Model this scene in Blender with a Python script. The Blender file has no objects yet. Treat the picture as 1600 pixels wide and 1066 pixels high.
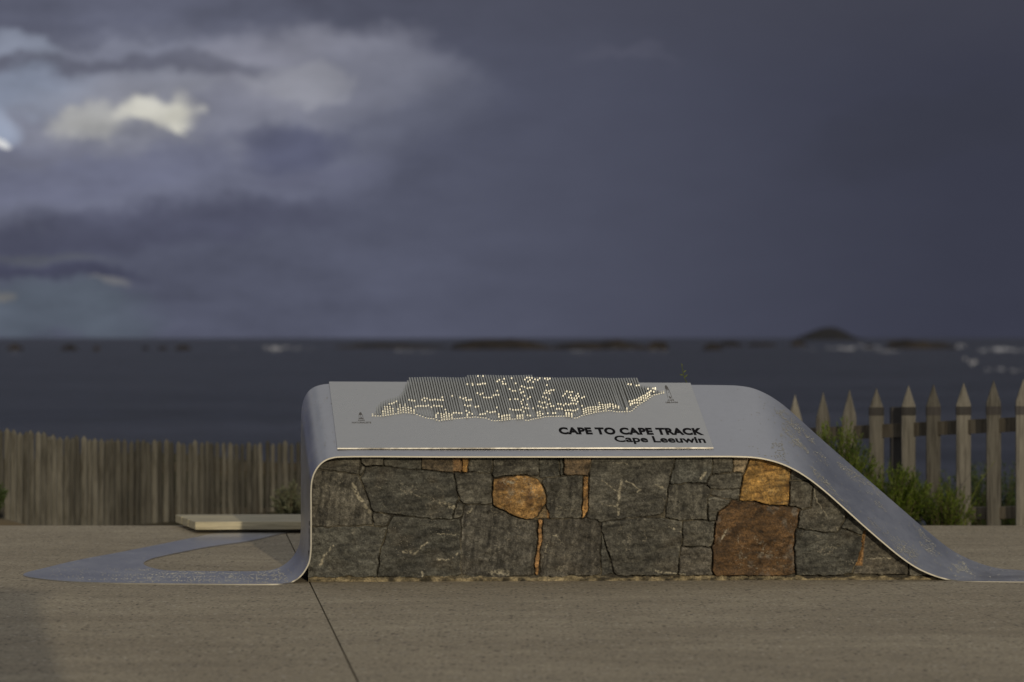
import bpy, math, random
import numpy as np
from mathutils import Vector
random.seed(7); RNG = np.random.default_rng(11)
SC = bpy.context.scene
COL = SC.collection
F = 3765.0; CX = 800.0; HY = 528.0; H = 1.5      # survey constants: focal, centre, horizon, eye height

# ---------------------------------------------------------------- camera
cam = bpy.data.cameras.new('camera'); cam_o = bpy.data.objects.new('camera', cam); COL.objects.link(cam_o)
cam.sensor_width = 36.0; cam.lens = 36.0 * F / 1600.0
cam.clip_start = 0.1; cam.clip_end = 120000.0
cam_o.location = (0, 0, H); cam_o.rotation_euler = (math.radians(90) - math.atan(5.0 / F), 0, 0)
cam.dof.use_dof = True; cam.dof.focus_distance = 14.8; cam.dof.aperture_fstop = 1.65
SC.camera = cam_o
SC.view_settings.view_transform = 'Standard'; SC.view_settings.look = 'None'
SC.view_settings.exposure = -0.42; SC.view_settings.gamma = 1.0

# ---------------------------------------------------------------- sun
SUN_EL = math.radians(13.0)
SUN_AZ = (0.235, -1.0)                             # ground direction towards the sun
sd = bpy.data.lights.new('sun', 'SUN'); so = bpy.data.objects.new('sun', sd); COL.objects.link(so)
sd.energy = 2.1; sd.angle = math.radians(0.5); sd.color = (1.0, 0.86, 0.62)
_l = math.hypot(*SUN_AZ)
SV = Vector((SUN_AZ[0] / _l * math.cos(SUN_EL), SUN_AZ[1] / _l * math.cos(SUN_EL), math.sin(SUN_EL)))
so.rotation_euler = SV.to_track_quat('Z', 'Y').to_euler()

def lin(r, g=None, b=None):
    c = (r, g, b) if g is not None else r
    return tuple(((v / 255.0) / 12.92 if v <= 10 else ((v / 255.0 + .055) / 1.055) ** 2.4) for v in c) + (1.0,)

class NT:
    def __init__(s, tree): s.t = tree; s.n = tree.nodes; s.l = tree.links
    def node(s, typ, **kw):
        n = s.n.new(typ)
        for k, v in kw.items(): setattr(n, k, v)
        return n
    def put(s, sock, v):
        if isinstance(v, bpy.types.NodeSocket): s.l.new(v, sock)
        elif v is not None: sock.default_value = v
    def m(s, op, a, b=None, c=None):
        n = s.node('ShaderNodeMath', operation=op)
        s.put(n.inputs[0], a); s.put(n.inputs[1], b); s.put(n.inputs[2], c)
        return n.outputs[0]
    def mix(s, f, a, b, typ='MIX'):
        n = s.node('ShaderNodeMix', data_type='RGBA', blend_type=typ)
        s.put(n.inputs[0], f); s.put(n.inputs[6], a); s.put(n.inputs[7], b)
        return n.outputs[2]
    def noise(s, vec, scale, detail=4, rough=.55, dist=0.0):
        n = s.node('ShaderNodeTexNoise'); s.put(n.inputs['Vector'], vec)
        n.inputs['Scale'].default_value = scale; n.inputs['Detail'].default_value = detail
        n.inputs['Roughness'].default_value = rough; n.inputs['Distortion'].default_value = dist
        return n.outputs['Fac']
    def ramp(s, f, a, b, lo=0.0, hi=1.0):
        n = s.node('ShaderNodeMapRange', interpolation_type='SMOOTHSTEP')
        s.put(n.inputs[0], f)
        for i, v in enumerate((a, b, lo, hi)): n.inputs[i + 1].default_value = v
        return n.outputs[0]
    def comb(s, x, y, z):
        n = s.node('ShaderNodeCombineXYZ'); s.put(n.inputs[0], x); s.put(n.inputs[1], y); s.put(n.inputs[2], z)
        return n.outputs[0]
    def sep(s, v):
        n = s.node('ShaderNodeSeparateXYZ'); s.put(n.inputs[0], v); return n.outputs
    def scale(s, v, sc):
        n = s.node('ShaderNodeVectorMath', operation='MULTIPLY'); s.put(n.inputs[0], v); n.inputs[1].default_value = sc
        return n.outputs[0]
    def bump(s, h, strength, dist):
        n = s.node('ShaderNodeBump'); s.put(n.inputs['Height'], h)
        n.inputs['Strength'].default_value = strength; n.inputs['Distance'].default_value = dist
        return n.outputs[0]

# ---------------------------------------------------------------- world: storm bank over the sea, broken clear sky behind
W = bpy.data.worlds.new('World'); SC.world = W; W.use_nodes = True
T = NT(W.node_tree); T.n.clear()
SKYGAIN = 1.34
tc = T.node('ShaderNodeTexCoord').outputs['Generated']
x, y, z = T.sep(tc)
yy = T.m('MAXIMUM', y, 0.06)
U = T.m('DIVIDE', x, yy); V = T.m('DIVIDE', z, yy)
A0 = T.m('MULTIPLY_ADD', U, F / 1000, .8); B0 = T.m('MULTIPLY_ADD', V, -F / 1000, .528)
pv = T.comb(A0, T.m('MULTIPLY', B0, 1.6), 0.0)
n1 = T.noise(pv, 3.2, 5, .55); n2 = T.noise(T.comb(T.m('ADD', A0, 7.3), T.m('MULTIPLY', B0, 1.6), 2.0), 3.6, 5, .55)
n3 = T.noise(T.comb(A0, T.m('MULTIPLY', B0, 2.6), 5.0), 4.5, 6, .6)
n4 = T.noise(T.comb(A0, T.m('MULTIPLY', B0, 1.3), 9.0), 13.0, 6, .62)
n5 = T.noise(T.comb(A0, T.m('MULTIPLY', B0, 1.3), 19.0), 13.0, 6, .62)
n6 = T.noise(T.comb(A0, T.m('MULTIPLY', B0, 2.0), 29.0), 9.0, 6, .6)
A = T.m('ADD', T.m('MULTIPLY_ADD', n1, .20, -.10), T.m('MULTIPLY_ADD', n4, .08, A0)); A = T.m('ADD', A, -.04)
B = T.m('ADD', T.m('MULTIPLY_ADD', n2, .11, -.055), T.m('MULTIPLY_ADD', n5, .07, B0)); B = T.m('ADD', B, -.035)
def blob(cx, cy, rx, ry, rot=0.0, soft=1.0):
    dx = T.m('SUBTRACT', A, cx / 1000); dy = T.m('SUBTRACT', B, cy / 1000)
    c, s = math.cos(rot), math.sin(rot)
    u = T.m('ADD', T.m('MULTIPLY', dx, c * 1000 / rx), T.m('MULTIPLY', dy, s * 1000 / rx))
    v = T.m('ADD', T.m('MULTIPLY', dx, -s * 1000 / ry), T.m('MULTIPLY', dy, c * 1000 / ry))
    d = T.m('ADD', T.m('MULTIPLY', u, u), T.m('MULTIPLY', v, v))
    return T.ramp(d, 1.0 + soft, max(0.0, 1.0 - soft), 0.0, 1.0)
col = T.mix(T.ramp(A0, .45, 1.62), lin(84, 87, 104), lin(57, 59, 73))
col = T.mix(T.m('MULTIPLY', T.ramp(B0, .16, -.02), .45), col, lin(70, 71, 82))
blobs = [ # cx, cy, rx, ry, rot, soft, colour, weight
 (180, 185, 400, 165, -.05, .95, (116, 119, 136), .85),
 (330, 300, 260, 50, -.1, .9, (103, 106, 126), .6),
 (60, 20, 420, 34, .0, .8, (92, 95, 112), .7),
 (480, 115, 200, 66, .0, .8, (136, 137, 150), .85),
 (600, 150, 150, 70, .0, .9, (98, 101, 116), .6),
 (30, 68, 70, 18, .3, .95, (142, 149, 166), .75),
 (180, 82, 110, 14, .05, .8, (126, 129, 145), .7),
 (190, 103, 260, 16, .05, .95, (96, 98, 112), .8),
 (200, 135, 140, 24, .05, .9, (136, 139, 152), .7),
 (470, 128, 70, 26, -.1, .7, (146, 147, 156), .7),
 (30, 135, 110, 34, .0, .9, (138, 147, 166), .75),
 (-8, 195, 34, 36, .0, .95, (152, 162, 182), .8),
 (-4, 224, 22, 7, .2, .7, (215, 215, 214), .9),
 (215, 185, 180, 58, .0, .95, (134, 135, 144), .55),
 (150, 182, 70, 24, .0, .95, (172, 172, 170), .85),
 (250, 178, 66, 27, .12, .85, (206, 204, 194), .97),
 (278, 192, 16, 26, .35, .4, (205, 203, 192), .9),
 (212, 204, 26, 12, .5, .9, (130, 132, 144), .6),
 (325, 188, 13, 7, .2, .6, (200, 198, 190), .95),
 (350, 195, 60, 45, -.5, .9, (122, 124, 140), .5),
 (450, 225, 90, 34, -.1, .8, (84, 87, 108), .85),
 (90, 245, 130, 22, -.1, .9, (104, 106, 122), .6),
 (120, 285, 230, 30, -.2, .9, (104, 107, 127), .8),
 (480, 268, 90, 12, -.12, .8, (96, 98, 118), .5),
 (200, 362, 320, 38, -.12, .95, (72, 74, 92), .8),
 (60, 410, 110, 9, .05, .8, (86, 89, 98), .7),
 (70, 440, 150, 17, .03, .7, (66, 68, 86), .9),
 (60, 500, 170, 42, .0, .7, (88, 97, 108), .75),
 (165, 460, 34, 7, .0, .7, (118, 118, 120), .7),
 (10, 478, 16, 8, .0, .7, (125, 122, 116), .6),
 (985, 90, 75, 10, .0, .95, (88, 89, 104), .4),
 (1500, 190, 240, 50, -.2, .95, (56, 58, 69), .4)]
for cx, cy, rx, ry, rot, soft, c, w in blobs:
    col = T.mix(T.m('MULTIPLY', blob(cx, cy, rx, ry, rot, soft), w), col, lin(c))
streak = T.m('MULTIPLY', T.m('ADD', T.m('SUBTRACT', n3, .5), T.m('MULTIPLY', T.m('SUBTRACT', n6, .5), .7)), T.ramp(A0, 1.1, .2, .12, .85))
col = T.mix(1.0, col, T.comb(*(T.m('ADD', streak, 1.0),) * 3), 'MULTIPLY')
# away from the storm bank: high grey cloud overhead, broken towards the sun
nz = T.noise(T.scale(tc, (1.6, 1.6, 3.2)), 1.7, 5, .55)
over = T.mix(T.ramp(nz, .32, .68), (.25, .26, .285, 1), (.46, .455, .445, 1))
over = T.mix(T.ramp(y, .25, -.6), over, T.mix(.5, over, (.42, .39, .36, 1)))
g_up = T.ramp(z, .20, .75); g_back = T.ramp(y, .55, -.05)
g = T.m('MAXIMUM', g_up, g_back)
col = T.mix(g, col, over)
sky = T.node('ShaderNodeTexSky', sky_type='NISHITA', sun_disc=False)
sky.sun_elevation = SUN_EL; sky.sun_rotation = math.atan2(SUN_AZ[0], SUN_AZ[1]); sky.altitude = 10
sc = T.node('ShaderNodeMix', data_type='RGBA', blend_type='MULTIPLY'); sc.inputs[0].default_value = 1
T.l.new(sky.outputs[0], sc.inputs[6]); sc.inputs[7].default_value = (.07, .07, .07, 1)
cover = T.m('SUBTRACT', 1.0, T.m('MULTIPLY', T.m('MULTIPLY', T.ramp(nz, .52, .40), g), .45))
gain = T.mix(1.0, col, (SKYGAIN, SKYGAIN, SKYGAIN, 1), 'MULTIPLY')
fin = T.mix(cover, sc.outputs[2], gain)
bg = T.node('ShaderNodeBackground'); T.l.new(fin, bg.inputs[0]); bg.inputs[1].default_value = 1.0
wo = T.node('ShaderNodeOutputWorld'); T.l.new(bg.outputs[0], wo.inputs[0])
W.cycles.sampling_method = 'MANUAL'; W.cycles.sample_map_resolution = 512

# ---------------------------------------------------------------- helpers
def tag(o, label=None, cat=None, group=None, kind=None):
    if label: o['label'] = label
    if cat: o['category'] = cat
    if group: o['group'] = group
    if kind: o['kind'] = kind
    return o
def empty(name, loc):
    o = bpy.data.objects.new(name, None); COL.objects.link(o); o.location = loc; o.empty_display_size = .2
    bpy.context.view_layer.update(); return o
def mesh_obj(name, verts, faces, mat, parent=None, smooth=False, cols=None):
    me = bpy.data.meshes.new(name)
    me.from_pydata([tuple(map(float, v)) for v in verts], [], [tuple(int(i) for i in f) for f in faces]); me.update()
    if mat: me.materials.append(mat)
    if smooth: me.polygons.foreach_set('use_smooth', [True] * len(me.polygons))
    if cols is not None:
        a = me.color_attributes.new('tone', 'FLOAT_COLOR', 'POINT')
        c4 = np.ones((len(verts), 4), np.float32); c4[:, :3] = cols; a.data.foreach_set('color', c4.ravel())
    o = bpy.data.objects.new(name, me); COL.objects.link(o)
    if parent:
        o.parent = parent
        root = parent
        off = Vector((0, 0, 0))
        while root: off += root.location; root = root.parent
        me.transform(__import__('mathutils').Matrix.Translation(-off))
    return o
class MB:
    def __init__(s): s.v = []; s.f = []
    def add(s, v, f):
        k = len(s.v); s.v += [tuple(p) for p in v]; s.f += [tuple(i + k for i in q) for q in f]
    def box8(s, p):   # p: 4 bottom, 4 top
        s.add(p, [(3, 2, 1, 0), (4, 5, 6, 7), (0, 1, 5, 4), (1, 2, 6, 5), (2, 3, 7, 6), (3, 0, 4, 7)])
    def box(s, x0, x1, y0, y1, z0, z1):
        s.box8([(x0, y0, z0), (x1, y0, z0), (x1, y1, z0), (x0, y1, z0), (x0, y0, z1), (x1, y0, z1), (x1, y1, z1), (x0, y1, z1)])
    def build(s, name, mat, parent=None, smooth=False): return mesh_obj(name, s.v, s.f, mat, parent, smooth)
def bevel(o, w, seg=2):
    m = o.modifiers.new('bevel', 'BEVEL'); m.width = w; m.segments = seg; m.limit_method = 'ANGLE'
def vnoise(x, y, scale, seed=0, octaves=4, rough=.5):
    x = np.asarray(x, float) / scale; y = np.asarray(y, float) / scale
    out = np.zeros(np.broadcast(x, y).shape); amp = 1.0; tot = 0
    for o in range(octaves):
        g = np.random.default_rng(seed * 31 + o).random((257, 257))
        xi = np.floor(x).astype(int); yi = np.floor(y).astype(int); fx = x - xi; fy = y - yi
        fx = fx * fx * (3 - 2 * fx); fy = fy * fy * (3 - 2 * fy)
        a = g[xi % 256, yi % 256]; b = g[(xi + 1) % 256, yi % 256]; c = g[xi % 256, (yi + 1) % 256]; d = g[(xi + 1) % 256, (yi + 1) % 256]
        out += amp * ((a * (1 - fx) + b * fx) * (1 - fy) + (c * (1 - fx) + d * fx) * fy); tot += amp
        amp *= rough; x = x * 2.03 + 11.7; y = y * 2.03 + 5.1
    return out / tot - .5
def ground_pt(px, py, z0=0.0):
    D = (H - z0) * F / (py - HY); return ((px - CX) * D / F, D, z0)
def at(px, py, D): return ((px - CX) * D / F, D, H - (py - HY) * D / F)

# ---------------------------------------------------------------- materials
def principled(name, base=None, rough=.6, metal=0.0, spec=.5):
    m = bpy.data.materials.new(name); m.use_nodes = True; t = NT(m.node_tree)
    b = t.n['Principled BSDF']
    if base is not None: b.inputs['Base Color'].default_value = (*base, 1)
    b.inputs['Roughness'].default_value = rough; b.inputs['Metallic'].default_value = metal
    b.inputs['Specular IOR Level'].default_value = spec
    return m, t, b
def mat_steel(name, base, rough, rv=.12, brush=(2, 60, 60)):
    m, t, b = principled(name, base, rough, 1.0)
    o = t.node('ShaderNodeTexCoord').outputs['Object']
    n = t.noise(o, 2.2, 5, .55, .4); n2 = t.noise(t.scale(o, brush), 6, 3, .5); n3 = t.noise(o, 22, 5, .6)
    n = t.m('MULTIPLY_ADD', t.m('SUBTRACT', n3, .5), .6, n)
    t.put(b.inputs['Roughness'], t.ramp(n, .25, .75, rough - rv, rough + rv))
    c = t.mix(t.ramp(n, .2, .8), (*[v * .90 for v in base], 1), (*[v * 1.06 for v in base], 1))
    c = t.mix(t.m('MULTIPLY', t.ramp(n2, .3, .7), .25), c, (*[v * .8 for v in base], 1))
    t.put(b.inputs['Base Color'], c)
    t.put(b.inputs['Normal'], t.bump(n2, .10, .001))
    return m
M_RIB = mat_steel('brushed_steel', (.545, .545, .57), .36, .06)
M_RIM = mat_steel('dimmed_steel_edge', (.40, .385, .345), .50, .05)  # edge steel darkened in colour to dim its sun glare
M_PAN = mat_steel('panel_steel', (.59, .58, .56), .30, .10)
M_FIN = mat_steel('fin_steel', (.54, .54, .505), .50, .05)
M_BEAD = principled('pale_bead_tops', (.46, .45, .40), .45, .35)[0]  # paler and less metallic than the band steel
M_INK = principled('black_infill', (.008, .008, .010), .9, 0, .08)[0]
M_ICON = principled('etched_line', (.10, .095, .09), .6, .3)[0]

def mat_stone():
    m, t, b = principled('wall_stone', None, .78, 0, .35)
    a = t.node('ShaderNodeAttribute', attribute_name='tone').outputs['Color']
    o = t.node('ShaderNodeTexCoord').outputs['Object']
    n = t.noise(o, 45, 8, .7, .5); f = t.noise(o, 120, 5, .75); s = t.noise(t.scale(o, (1, 1, 2.6)), 16, 6, .65, .8)
    v = t.m('MULTIPLY_ADD', n, 1.2, t.m('MULTIPLY_ADD', f, 1.3, t.m('MULTIPLY', s, .6)))
    c = t.mix(1.0, a, t.comb(*(t.ramp(v, 1.18, 1.95, .42, 1.75),) * 3), 'MULTIPLY')
    # pale quartz flecks
    vo = t.node('ShaderNodeTexVoronoi'); t.put(vo.inputs['Vector'], o); vo.inputs['Scale'].default_value = 75
    fl = t.m('MULTIPLY', t.ramp(vo.outputs['Distance'], .26, .10), t.ramp(t.noise(o, 9, 3, .6), .50, .66))
    c = t.mix(t.m('MULTIPLY', fl, .55), c, (.34, .31, .25, 1))
    t.put(b.inputs['Base Color'], c)
    t.put(b.inputs['Roughness'], t.ramp(n, .3, .7, .6, .9))
    t.put(b.inputs['Normal'], t.bump(t.m('ADD', n, t.m('MULTIPLY', f, .6)), .8, .006))
    return m
M_STONE = mat_stone()
def mat_concrete():
    m, t, b = principled('exposed_concrete', None, .85, 0, .25)
    o = t.node('ShaderNodeTexCoord').outputs['Object']
    big = t.noise(t.scale(o, (.35, .9, 1)), 1.1, 5, .6, .5); mid = t.noise(o, 9, 5, .65); fine = t.noise(o, 45, 5, .75)
    c = t.mix(t.ramp(big, .3, .7), (.300, .256, .184, 1), (.375, .325, .236, 1))
    c = t.mix(t.m('MULTIPLY', t.ramp(mid, .35, .7), .4), c, (.235, .205, .16, 1))
    v = t.node('ShaderNodeTexVoronoi'); t.put(v.inputs['Vector'], o); v.inputs['Scale'].default_value = 38
    vc = t.sep(v.outputs['Color'])
    dk = t.m('MULTIPLY', t.ramp(v.outputs['Distance'], .45, .25), t.ramp(vc[0], .80, .86))
    lt = t.m('MULTIPLY', t.ramp(v.outputs['Distance'], .42, .22), t.ramp(vc[1], .86, .92))
    c = t.mix(t.m('MULTIPLY', dk, .9), c, (.05, .04, .035, 1)); c = t.mix(t.m('MULTIPLY', lt, .7), c, (.55, .50, .42, 1))
    v2 = t.node('ShaderNodeTexVoronoi'); t.put(v2.inputs['Vector'], o); v2.inputs['Scale'].default_value = 2.6
    st = t.m('MULTIPLY', t.ramp(v2.outputs['Distance'], .045, .03), t.ramp(t.sep(v2.outputs['Color'])[2], .6, .65))
    c = t.mix(t.m('MULTIPLY', st, .8), c, (.05, .04, .035, 1))
    c = t.mix(1.0, c, t.comb(*(t.ramp(fine, .3, .7, .66, 1.34),) * 3), 'MULTIPLY')
    t.put(b.inputs['Base Color'], c)
    v3 = t.node('ShaderNodeTexVoronoi'); t.put(v3.inputs['Vector'], t.scale(o, (1, .55, 1))); v3.inputs['Scale'].default_value = 15
    v3c = t.sep(v3.outputs['Color'])
    c = t.mix(t.m('MULTIPLY', t.m('MULTIPLY', t.ramp(v3.outputs['Distance'], .30, .12), t.ramp(v3c[0], .84, .88)), .6), c, (.07, .055, .042, 1))
    c = t.mix(t.m('MULTIPLY', t.m('MULTIPLY', t.ramp(v3.outputs['Distance'], .26, .10), t.ramp(v3c[1], .84, .90)), .55), c, (.52, .47, .38, 1))
    wear = t.noise(t.scale(o, (.6, 2.2, 1)), 2.2, 6, .7, .4)
    c = t.mix(1.0, c, t.comb(*(t.ramp(wear, .3, .7, .90, 1.09),) * 3), 'MULTIPLY')
    t.put(b.inputs['Base Color'], c)
    t.put(b.inputs['Normal'], t.bump(t.m('ADD', fine, t.m('MULTIPLY', v.outputs['Distance'], .6)), .55, .006))
    return m
M_CONC = mat_concrete()
def mat_wood(name, a, bcol, light):
    m, t, b = principled(name, None, .8, 0, .25)
    o = t.node('ShaderNodeTexCoord').outputs['Object']; g = t.node('ShaderNodeNewGeometry').outputs['Position']
    r = t.node('ShaderNodeObjectInfo').outputs['Random']
    gr = t.noise(t.scale(g, (38, 38, 2.2)), 1.0, 5, .6, 1.2); bl = t.noise(t.scale(g, (6, 6, 1.6)), 1.0, 4, .6)
    c = t.mix(t.ramp(gr, .36, .62), (*a, 1), (*bcol, 1))
    sp = t.noise(t.scale(g, (90, 90, 1.4)), 1.0, 3, .6, 1.5)
    c = t.mix(t.m('MULTIPLY', t.ramp(sp, .62, .70), .6), c, (*[q * .4 for q in a], 1))
    c = t.mix(t.ramp(bl, .45, .75, 0, .6), c, (*light, 1))
    c = t.mix(1.0, c, t.comb(*(t.m('MULTIPLY_ADD', r, .85, .55),) * 3), 'MULTIPLY')
    a_ = t.node('ShaderNodeAttribute', attribute_name='tone').outputs['Color']
    t.put(b.inputs['Base Color'], c); t.put(b.inputs['Normal'], t.bump(gr, .4, .004))
    return m, t, b, c
M_PICK = mat_wood('weathered_picket', (.090, .084, .073), (.165, .155, .135), (.22, .21, .185))[0]
M_PICKL = mat_wood('weathered_paling', (.058, .054, .045), (.112, .106, .090), (.17, .162, .14))[0]
M_BAND = mat_wood('dark_band_wood', (.045, .042, .042), (.065, .06, .06), (.07, .07, .07))[0]
def mat_bench():
    m, t, b = principled('bench_timber', None, .6, 0, .3)
    g = t.node('ShaderNodeNewGeometry').outputs['Position']
    gr = t.noise(t.scale(g, (2.0, 40, 40)), 1.0, 5, .6, .8)
    t.put(b.inputs['Base Color'], t.mix(t.ramp(gr, .3, .7), (.30, .27, .19, 1), (.52, .47, .33, 1)))
    t.put(b.inputs['Normal'], t.bump(gr, .25, .003)); return m
M_BENCH = mat_bench()
M_DARK = principled('dark_steel_frame', (.03, .03, .03), .6, .5)[0]
def mat_leaf(name, a, bcol, sc=6.0):
    m, t, b = principled(name, None, .55, 0, .3)
    g = t.node('ShaderNodeNewGeometry').outputs['Position']
    n = t.noise(g, sc, 4, .6); r = t.noise(g, 60, 2, .5)
    t.put(b.inputs['Base Color'], t.mix(t.ramp(t.m('MULTIPLY_ADD', r, .6, n), .55, 1.0), (*a, 1), (*bcol, 1)))
    b.inputs['Subsurface Weight'].default_value = 0.0
    tr = t.node('ShaderNodeBsdfTranslucent'); t.l.new(b.inputs['Base Color'].links[0].from_socket, tr.inputs[0])
    mx = t.node('ShaderNodeMixShader'); mx.inputs[0].default_value = .25
    t.l.new(b.outputs[0], mx.inputs[1]); t.l.new(tr.outputs[0], mx.inputs[2])
    t.l.new(mx.outputs[0], t.n['Material Output'].inputs[0]); return m
M_LEAF = mat_leaf('needle_leaf', (.022, .046, .009), (.150, .205, .022))
M_LEAFD = mat_leaf('dune_leaf', (.025, .048, .012), (.075, .11, .028))
M_SAGE = mat_leaf('sage_leaf', (.07, .08, .05), (.20, .21, .13))
M_TWIG = principled('twig_bark', (.09, .06, .04), .8)[0]
def mat_dune():
    m, t, b = principled('dune_ground', None, .95, 0, .1)
    g = t.node('ShaderNodeNewGeometry').outputs['Position']
    n = t.noise(g, 1.4, 6, .65); n2 = t.noise(g, 14, 4, .6)
    c = t.mix(t.ramp(n, .35, .65), (.045, .042, .022, 1), (.12, .09, .05, 1))
    t.put(b.inputs['Base Color'], t.mix(t.m('MULTIPLY', t.ramp(n2, .4, .7), .6), c, (.03, .035, .012, 1)))
    t.put(b.inputs['Normal'], t.bump(n2, .8, .05)); return m
M_DUNE = mat_dune()
M_SAND = principled('orange_sand', (.13, .095, .045), .95)[0]
def mat_sea():
    m, t, b = principled('sea_water', None, .42, 0, .16)
    g = t.node('ShaderNodeNewGeometry').outputs['Position']
    n = t.noise(t.scale(g, (.010, .028, 0)), 1.0, 7, .62, .6); w = t.noise(t.scale(g, (.25, .8, 0)), 1.0, 6, .65)
    far = t.noise(t.scale(g, (.0012, .0006, 0)), 1.0, 4, .6)
    c = t.mix(t.ramp(n, .36, .64), (.017, .022, .040, 1), (.038, .044, .070, 1))
    sw = t.noise(t.scale(g, (.10, .045, 0)), 1.0, 6, .68, .8)
    c = t.mix(1.0, c, t.comb(*(t.ramp(sw, .3, .7, .72, 1.3),) * 3), 'MULTIPLY')
    c = t.mix(t.m('MULTIPLY', t.ramp(far, .4, .7), .5), c, (.044, .048, .066, 1))
    t.put(b.inputs['Base Color'], c)
    t.put(b.inputs['Normal'], t.bump(w, 1.0, .6)); return m
M_SEA = mat_sea()
def mat_rock():
    m, t, b = principled('reef_rock', None, .9, 0, .2)
    g = t.node('ShaderNodeNewGeometry').outputs['Position']
    n = t.noise(g, .06, 6, .65)
    t.put(b.inputs['Base Color'], t.mix(t.ramp(n, .35, .7), (.016, .015, .017, 1), (.040, .033, .028, 1))); return m
M_ROCK = mat_rock()
def mat_isl():
    m, t, b = principled('island_rock', None, .95, 0, .1)
    g = t.node('ShaderNodeNewGeometry').outputs['Position']; n = t.noise(g, .05, 5, .6)
    t.put(b.inputs['Base Color'], t.mix(t.ramp(n, .3, .7), (.022, .023, .029, 1), (.032, .032, .034, 1))); return m
M_ISL = mat_isl()
M_FOAM = principled('sea_foam_white', (.42, .43, .47), .9)[0]

# ---------------------------------------------------------------- paving
SK = -.133                                       # joints run on this skew
def paving():
    mb = MB()
    xs = [-60, -11.5, -8.0, -4.62, 0, 0, 5.9, 9.4, 13, 60]
    # joints measured at depth 14.7 : -1.23 and 2.36
    xs = [-60, -11.9, -8.35, -4.79, -1.23, 2.345, 5.9, 9.45, 13, 60]
    Y0, Y1 = -40.0, 19.25
    for i in range(len(xs) - 1):
        g0 = .0045 if i > 0 else 0; g1 = .0045 if i < len(xs) - 2 else 0
        if abs(xs[i] - 2.345) < .01: g0 = .0015
        if abs(xs[i + 1] - 2.345) < .01: g1 = .0015
        f = lambda xx, yy: xx + SK * (yy - 14.7)
        a, b_ = xs[i] + g0, xs[i + 1] - g1
        p = [(f(a, Y0), Y0), (f(b_, Y0), Y0), (f(b_, Y1), Y1), (f(a, Y1), Y1)]
        mb.box8([(*q, -.10) for q in p] + [(*q, 0) for q in p])
    mb.box(-70, 70, -41, 19.2, -.14, -.012 - .09)
    return tag(mb.build('paving', M_CONC), kind='structure')
paving()
# joint fill: dark recessed bed under the joints
mb = MB(); mb.box(-59, 59, -39, 19.22, -.099, -.02)

# ---------------------------------------------------------------- terrain
def terrain():
    xs = np.concatenate([np.linspace(-400, -14, 30), np.linspace(-13.5, 13.5, 110), np.linspace(14, 400, 30)])
    ys = np.concatenate([np.linspace(19.05, 40, 70), np.linspace(41, 150, 50), [400, 3000]])
    X, Y = np.meshgrid(xs, ys)
    t = np.clip((Y - 19.5) / 95, 0, 1)
    Z = -.13 - 11 * t ** 1.15
    hump = np.exp(-((Y - 29.5) / 3.4) ** 2) * 1 / (1 + np.exp((X - .5) * 1.6))
    Z += hump * 1.0 * np.clip((Y - 24) / 2, 0, 1)
    Z += vnoise(X, Y, 2.2, 3, 5) * .30 * np.clip((Y - 20.5) / 4, 0, 1)
    Z[Y < 19.3] = -.13
    Z[Y > 130] = -12.5
    n, m_ = X.shape
    v = np.stack([X.ravel(), Y.ravel(), Z.ravel()], 1)
    idx = np.arange(n * m_).reshape(n, m_)
    f = np.stack([idx[:-1, :-1].ravel(), idx[:-1, 1:].ravel(), idx[1:, 1:].ravel(), idx[1:, :-1].ravel()], 1)
    tag(mesh_obj('dune_terrain', v, f, M_DUNE, smooth=True), kind='structure')
terrain()
mb = MB(); mb.add([(-60000, -60000, -.16), (60000, -60000, -.16), (60000, -38, -.16), (-60000, -38, -.16)], [(0, 1, 2, 3)])
tag(mb.build('ground', M_DUNE), kind='structure')
mb = MB(); mb.add([(-60000, 60, -8), (60000, 60, -8), (60000, 90000, -8), (-60000, 90000, -8)], [(0, 1, 2, 3)])
tag(mb.build('sea', M_SEA), kind='structure')

# ---------------------------------------------------------------- monument frame
def Df(px): return 14.70 + (px - 440) * 0.17 / 1060
def depth(px): return .79 + (px - 420) * (.66 - .79) / 1180
FR = [(300,912),(220,911.2),(150,910),(90,907),(36,898.5),(78,885.5),(125,874.5),(187,863),(250,850.5),(312,838),(360,827.5),(440,816)][::-1]
BK = [(330,892.6),(290,892.2),(262,891.5),(238,887.5),(224,880.5),(235,873.5),(257,868),(281,863),(328,854),(390,845),(453,831.5),(560,820)][::-1]
FR = [ground_pt(*p, .008) for p in FR]; BK = [ground_pt(*p, .008) for p in BK]
# the rest: pairs front / back
PR = [((400,912.5),(400,892.6),1),((440,912),(420,891.5),1),
 ((455,909),(437,886.5),0),((467,901.5),(451,877),0),((476,890.5),(461,865),0),((482,878),(467,852),0),((484.5,862),(469.5,836),0),
 ((485,830),(470,790),0),((485,795),(470,735),0),((485,765),(470,665),0),
 ((486.5,750),(471,642),0),((491,737),(474.5,625),0),((499,725.5),(482,611.5),0),((509,718),(492,604.5),0),((520,714.3),(504,601),0),((532,713),(514,600),0),
 ((700,713),(680,600),0),((850,713),(830,600.3),0),((1000,713),(975,601),0),((1165,713),(1130,602),0),
 ((1190,715.5),(1152,602.8),0),((1215,721.5),(1175,606.5),0),((1240,732),(1199,616.5),0),((1265,747.5),(1222,631.5),0),((1290,767),(1247,653),0),
 ((1320,793.5),(1280,683),0),((1350,820.5),(1320,718),0),((1380,846.5),(1362,754.5),0),((1410,871),(1408,794.5),0),((1435,887.5),(1450,830.5),0),
 ((1460,898.5),(1490,861.5),0),((1483,905),(1530,880),0),((1505,908),(1568,889.5),1),((1560,908.8),(1620,892.5),1),((1660,909.5),(1720,894),1),((1800,910.5),(1860,896),1)]
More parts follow.
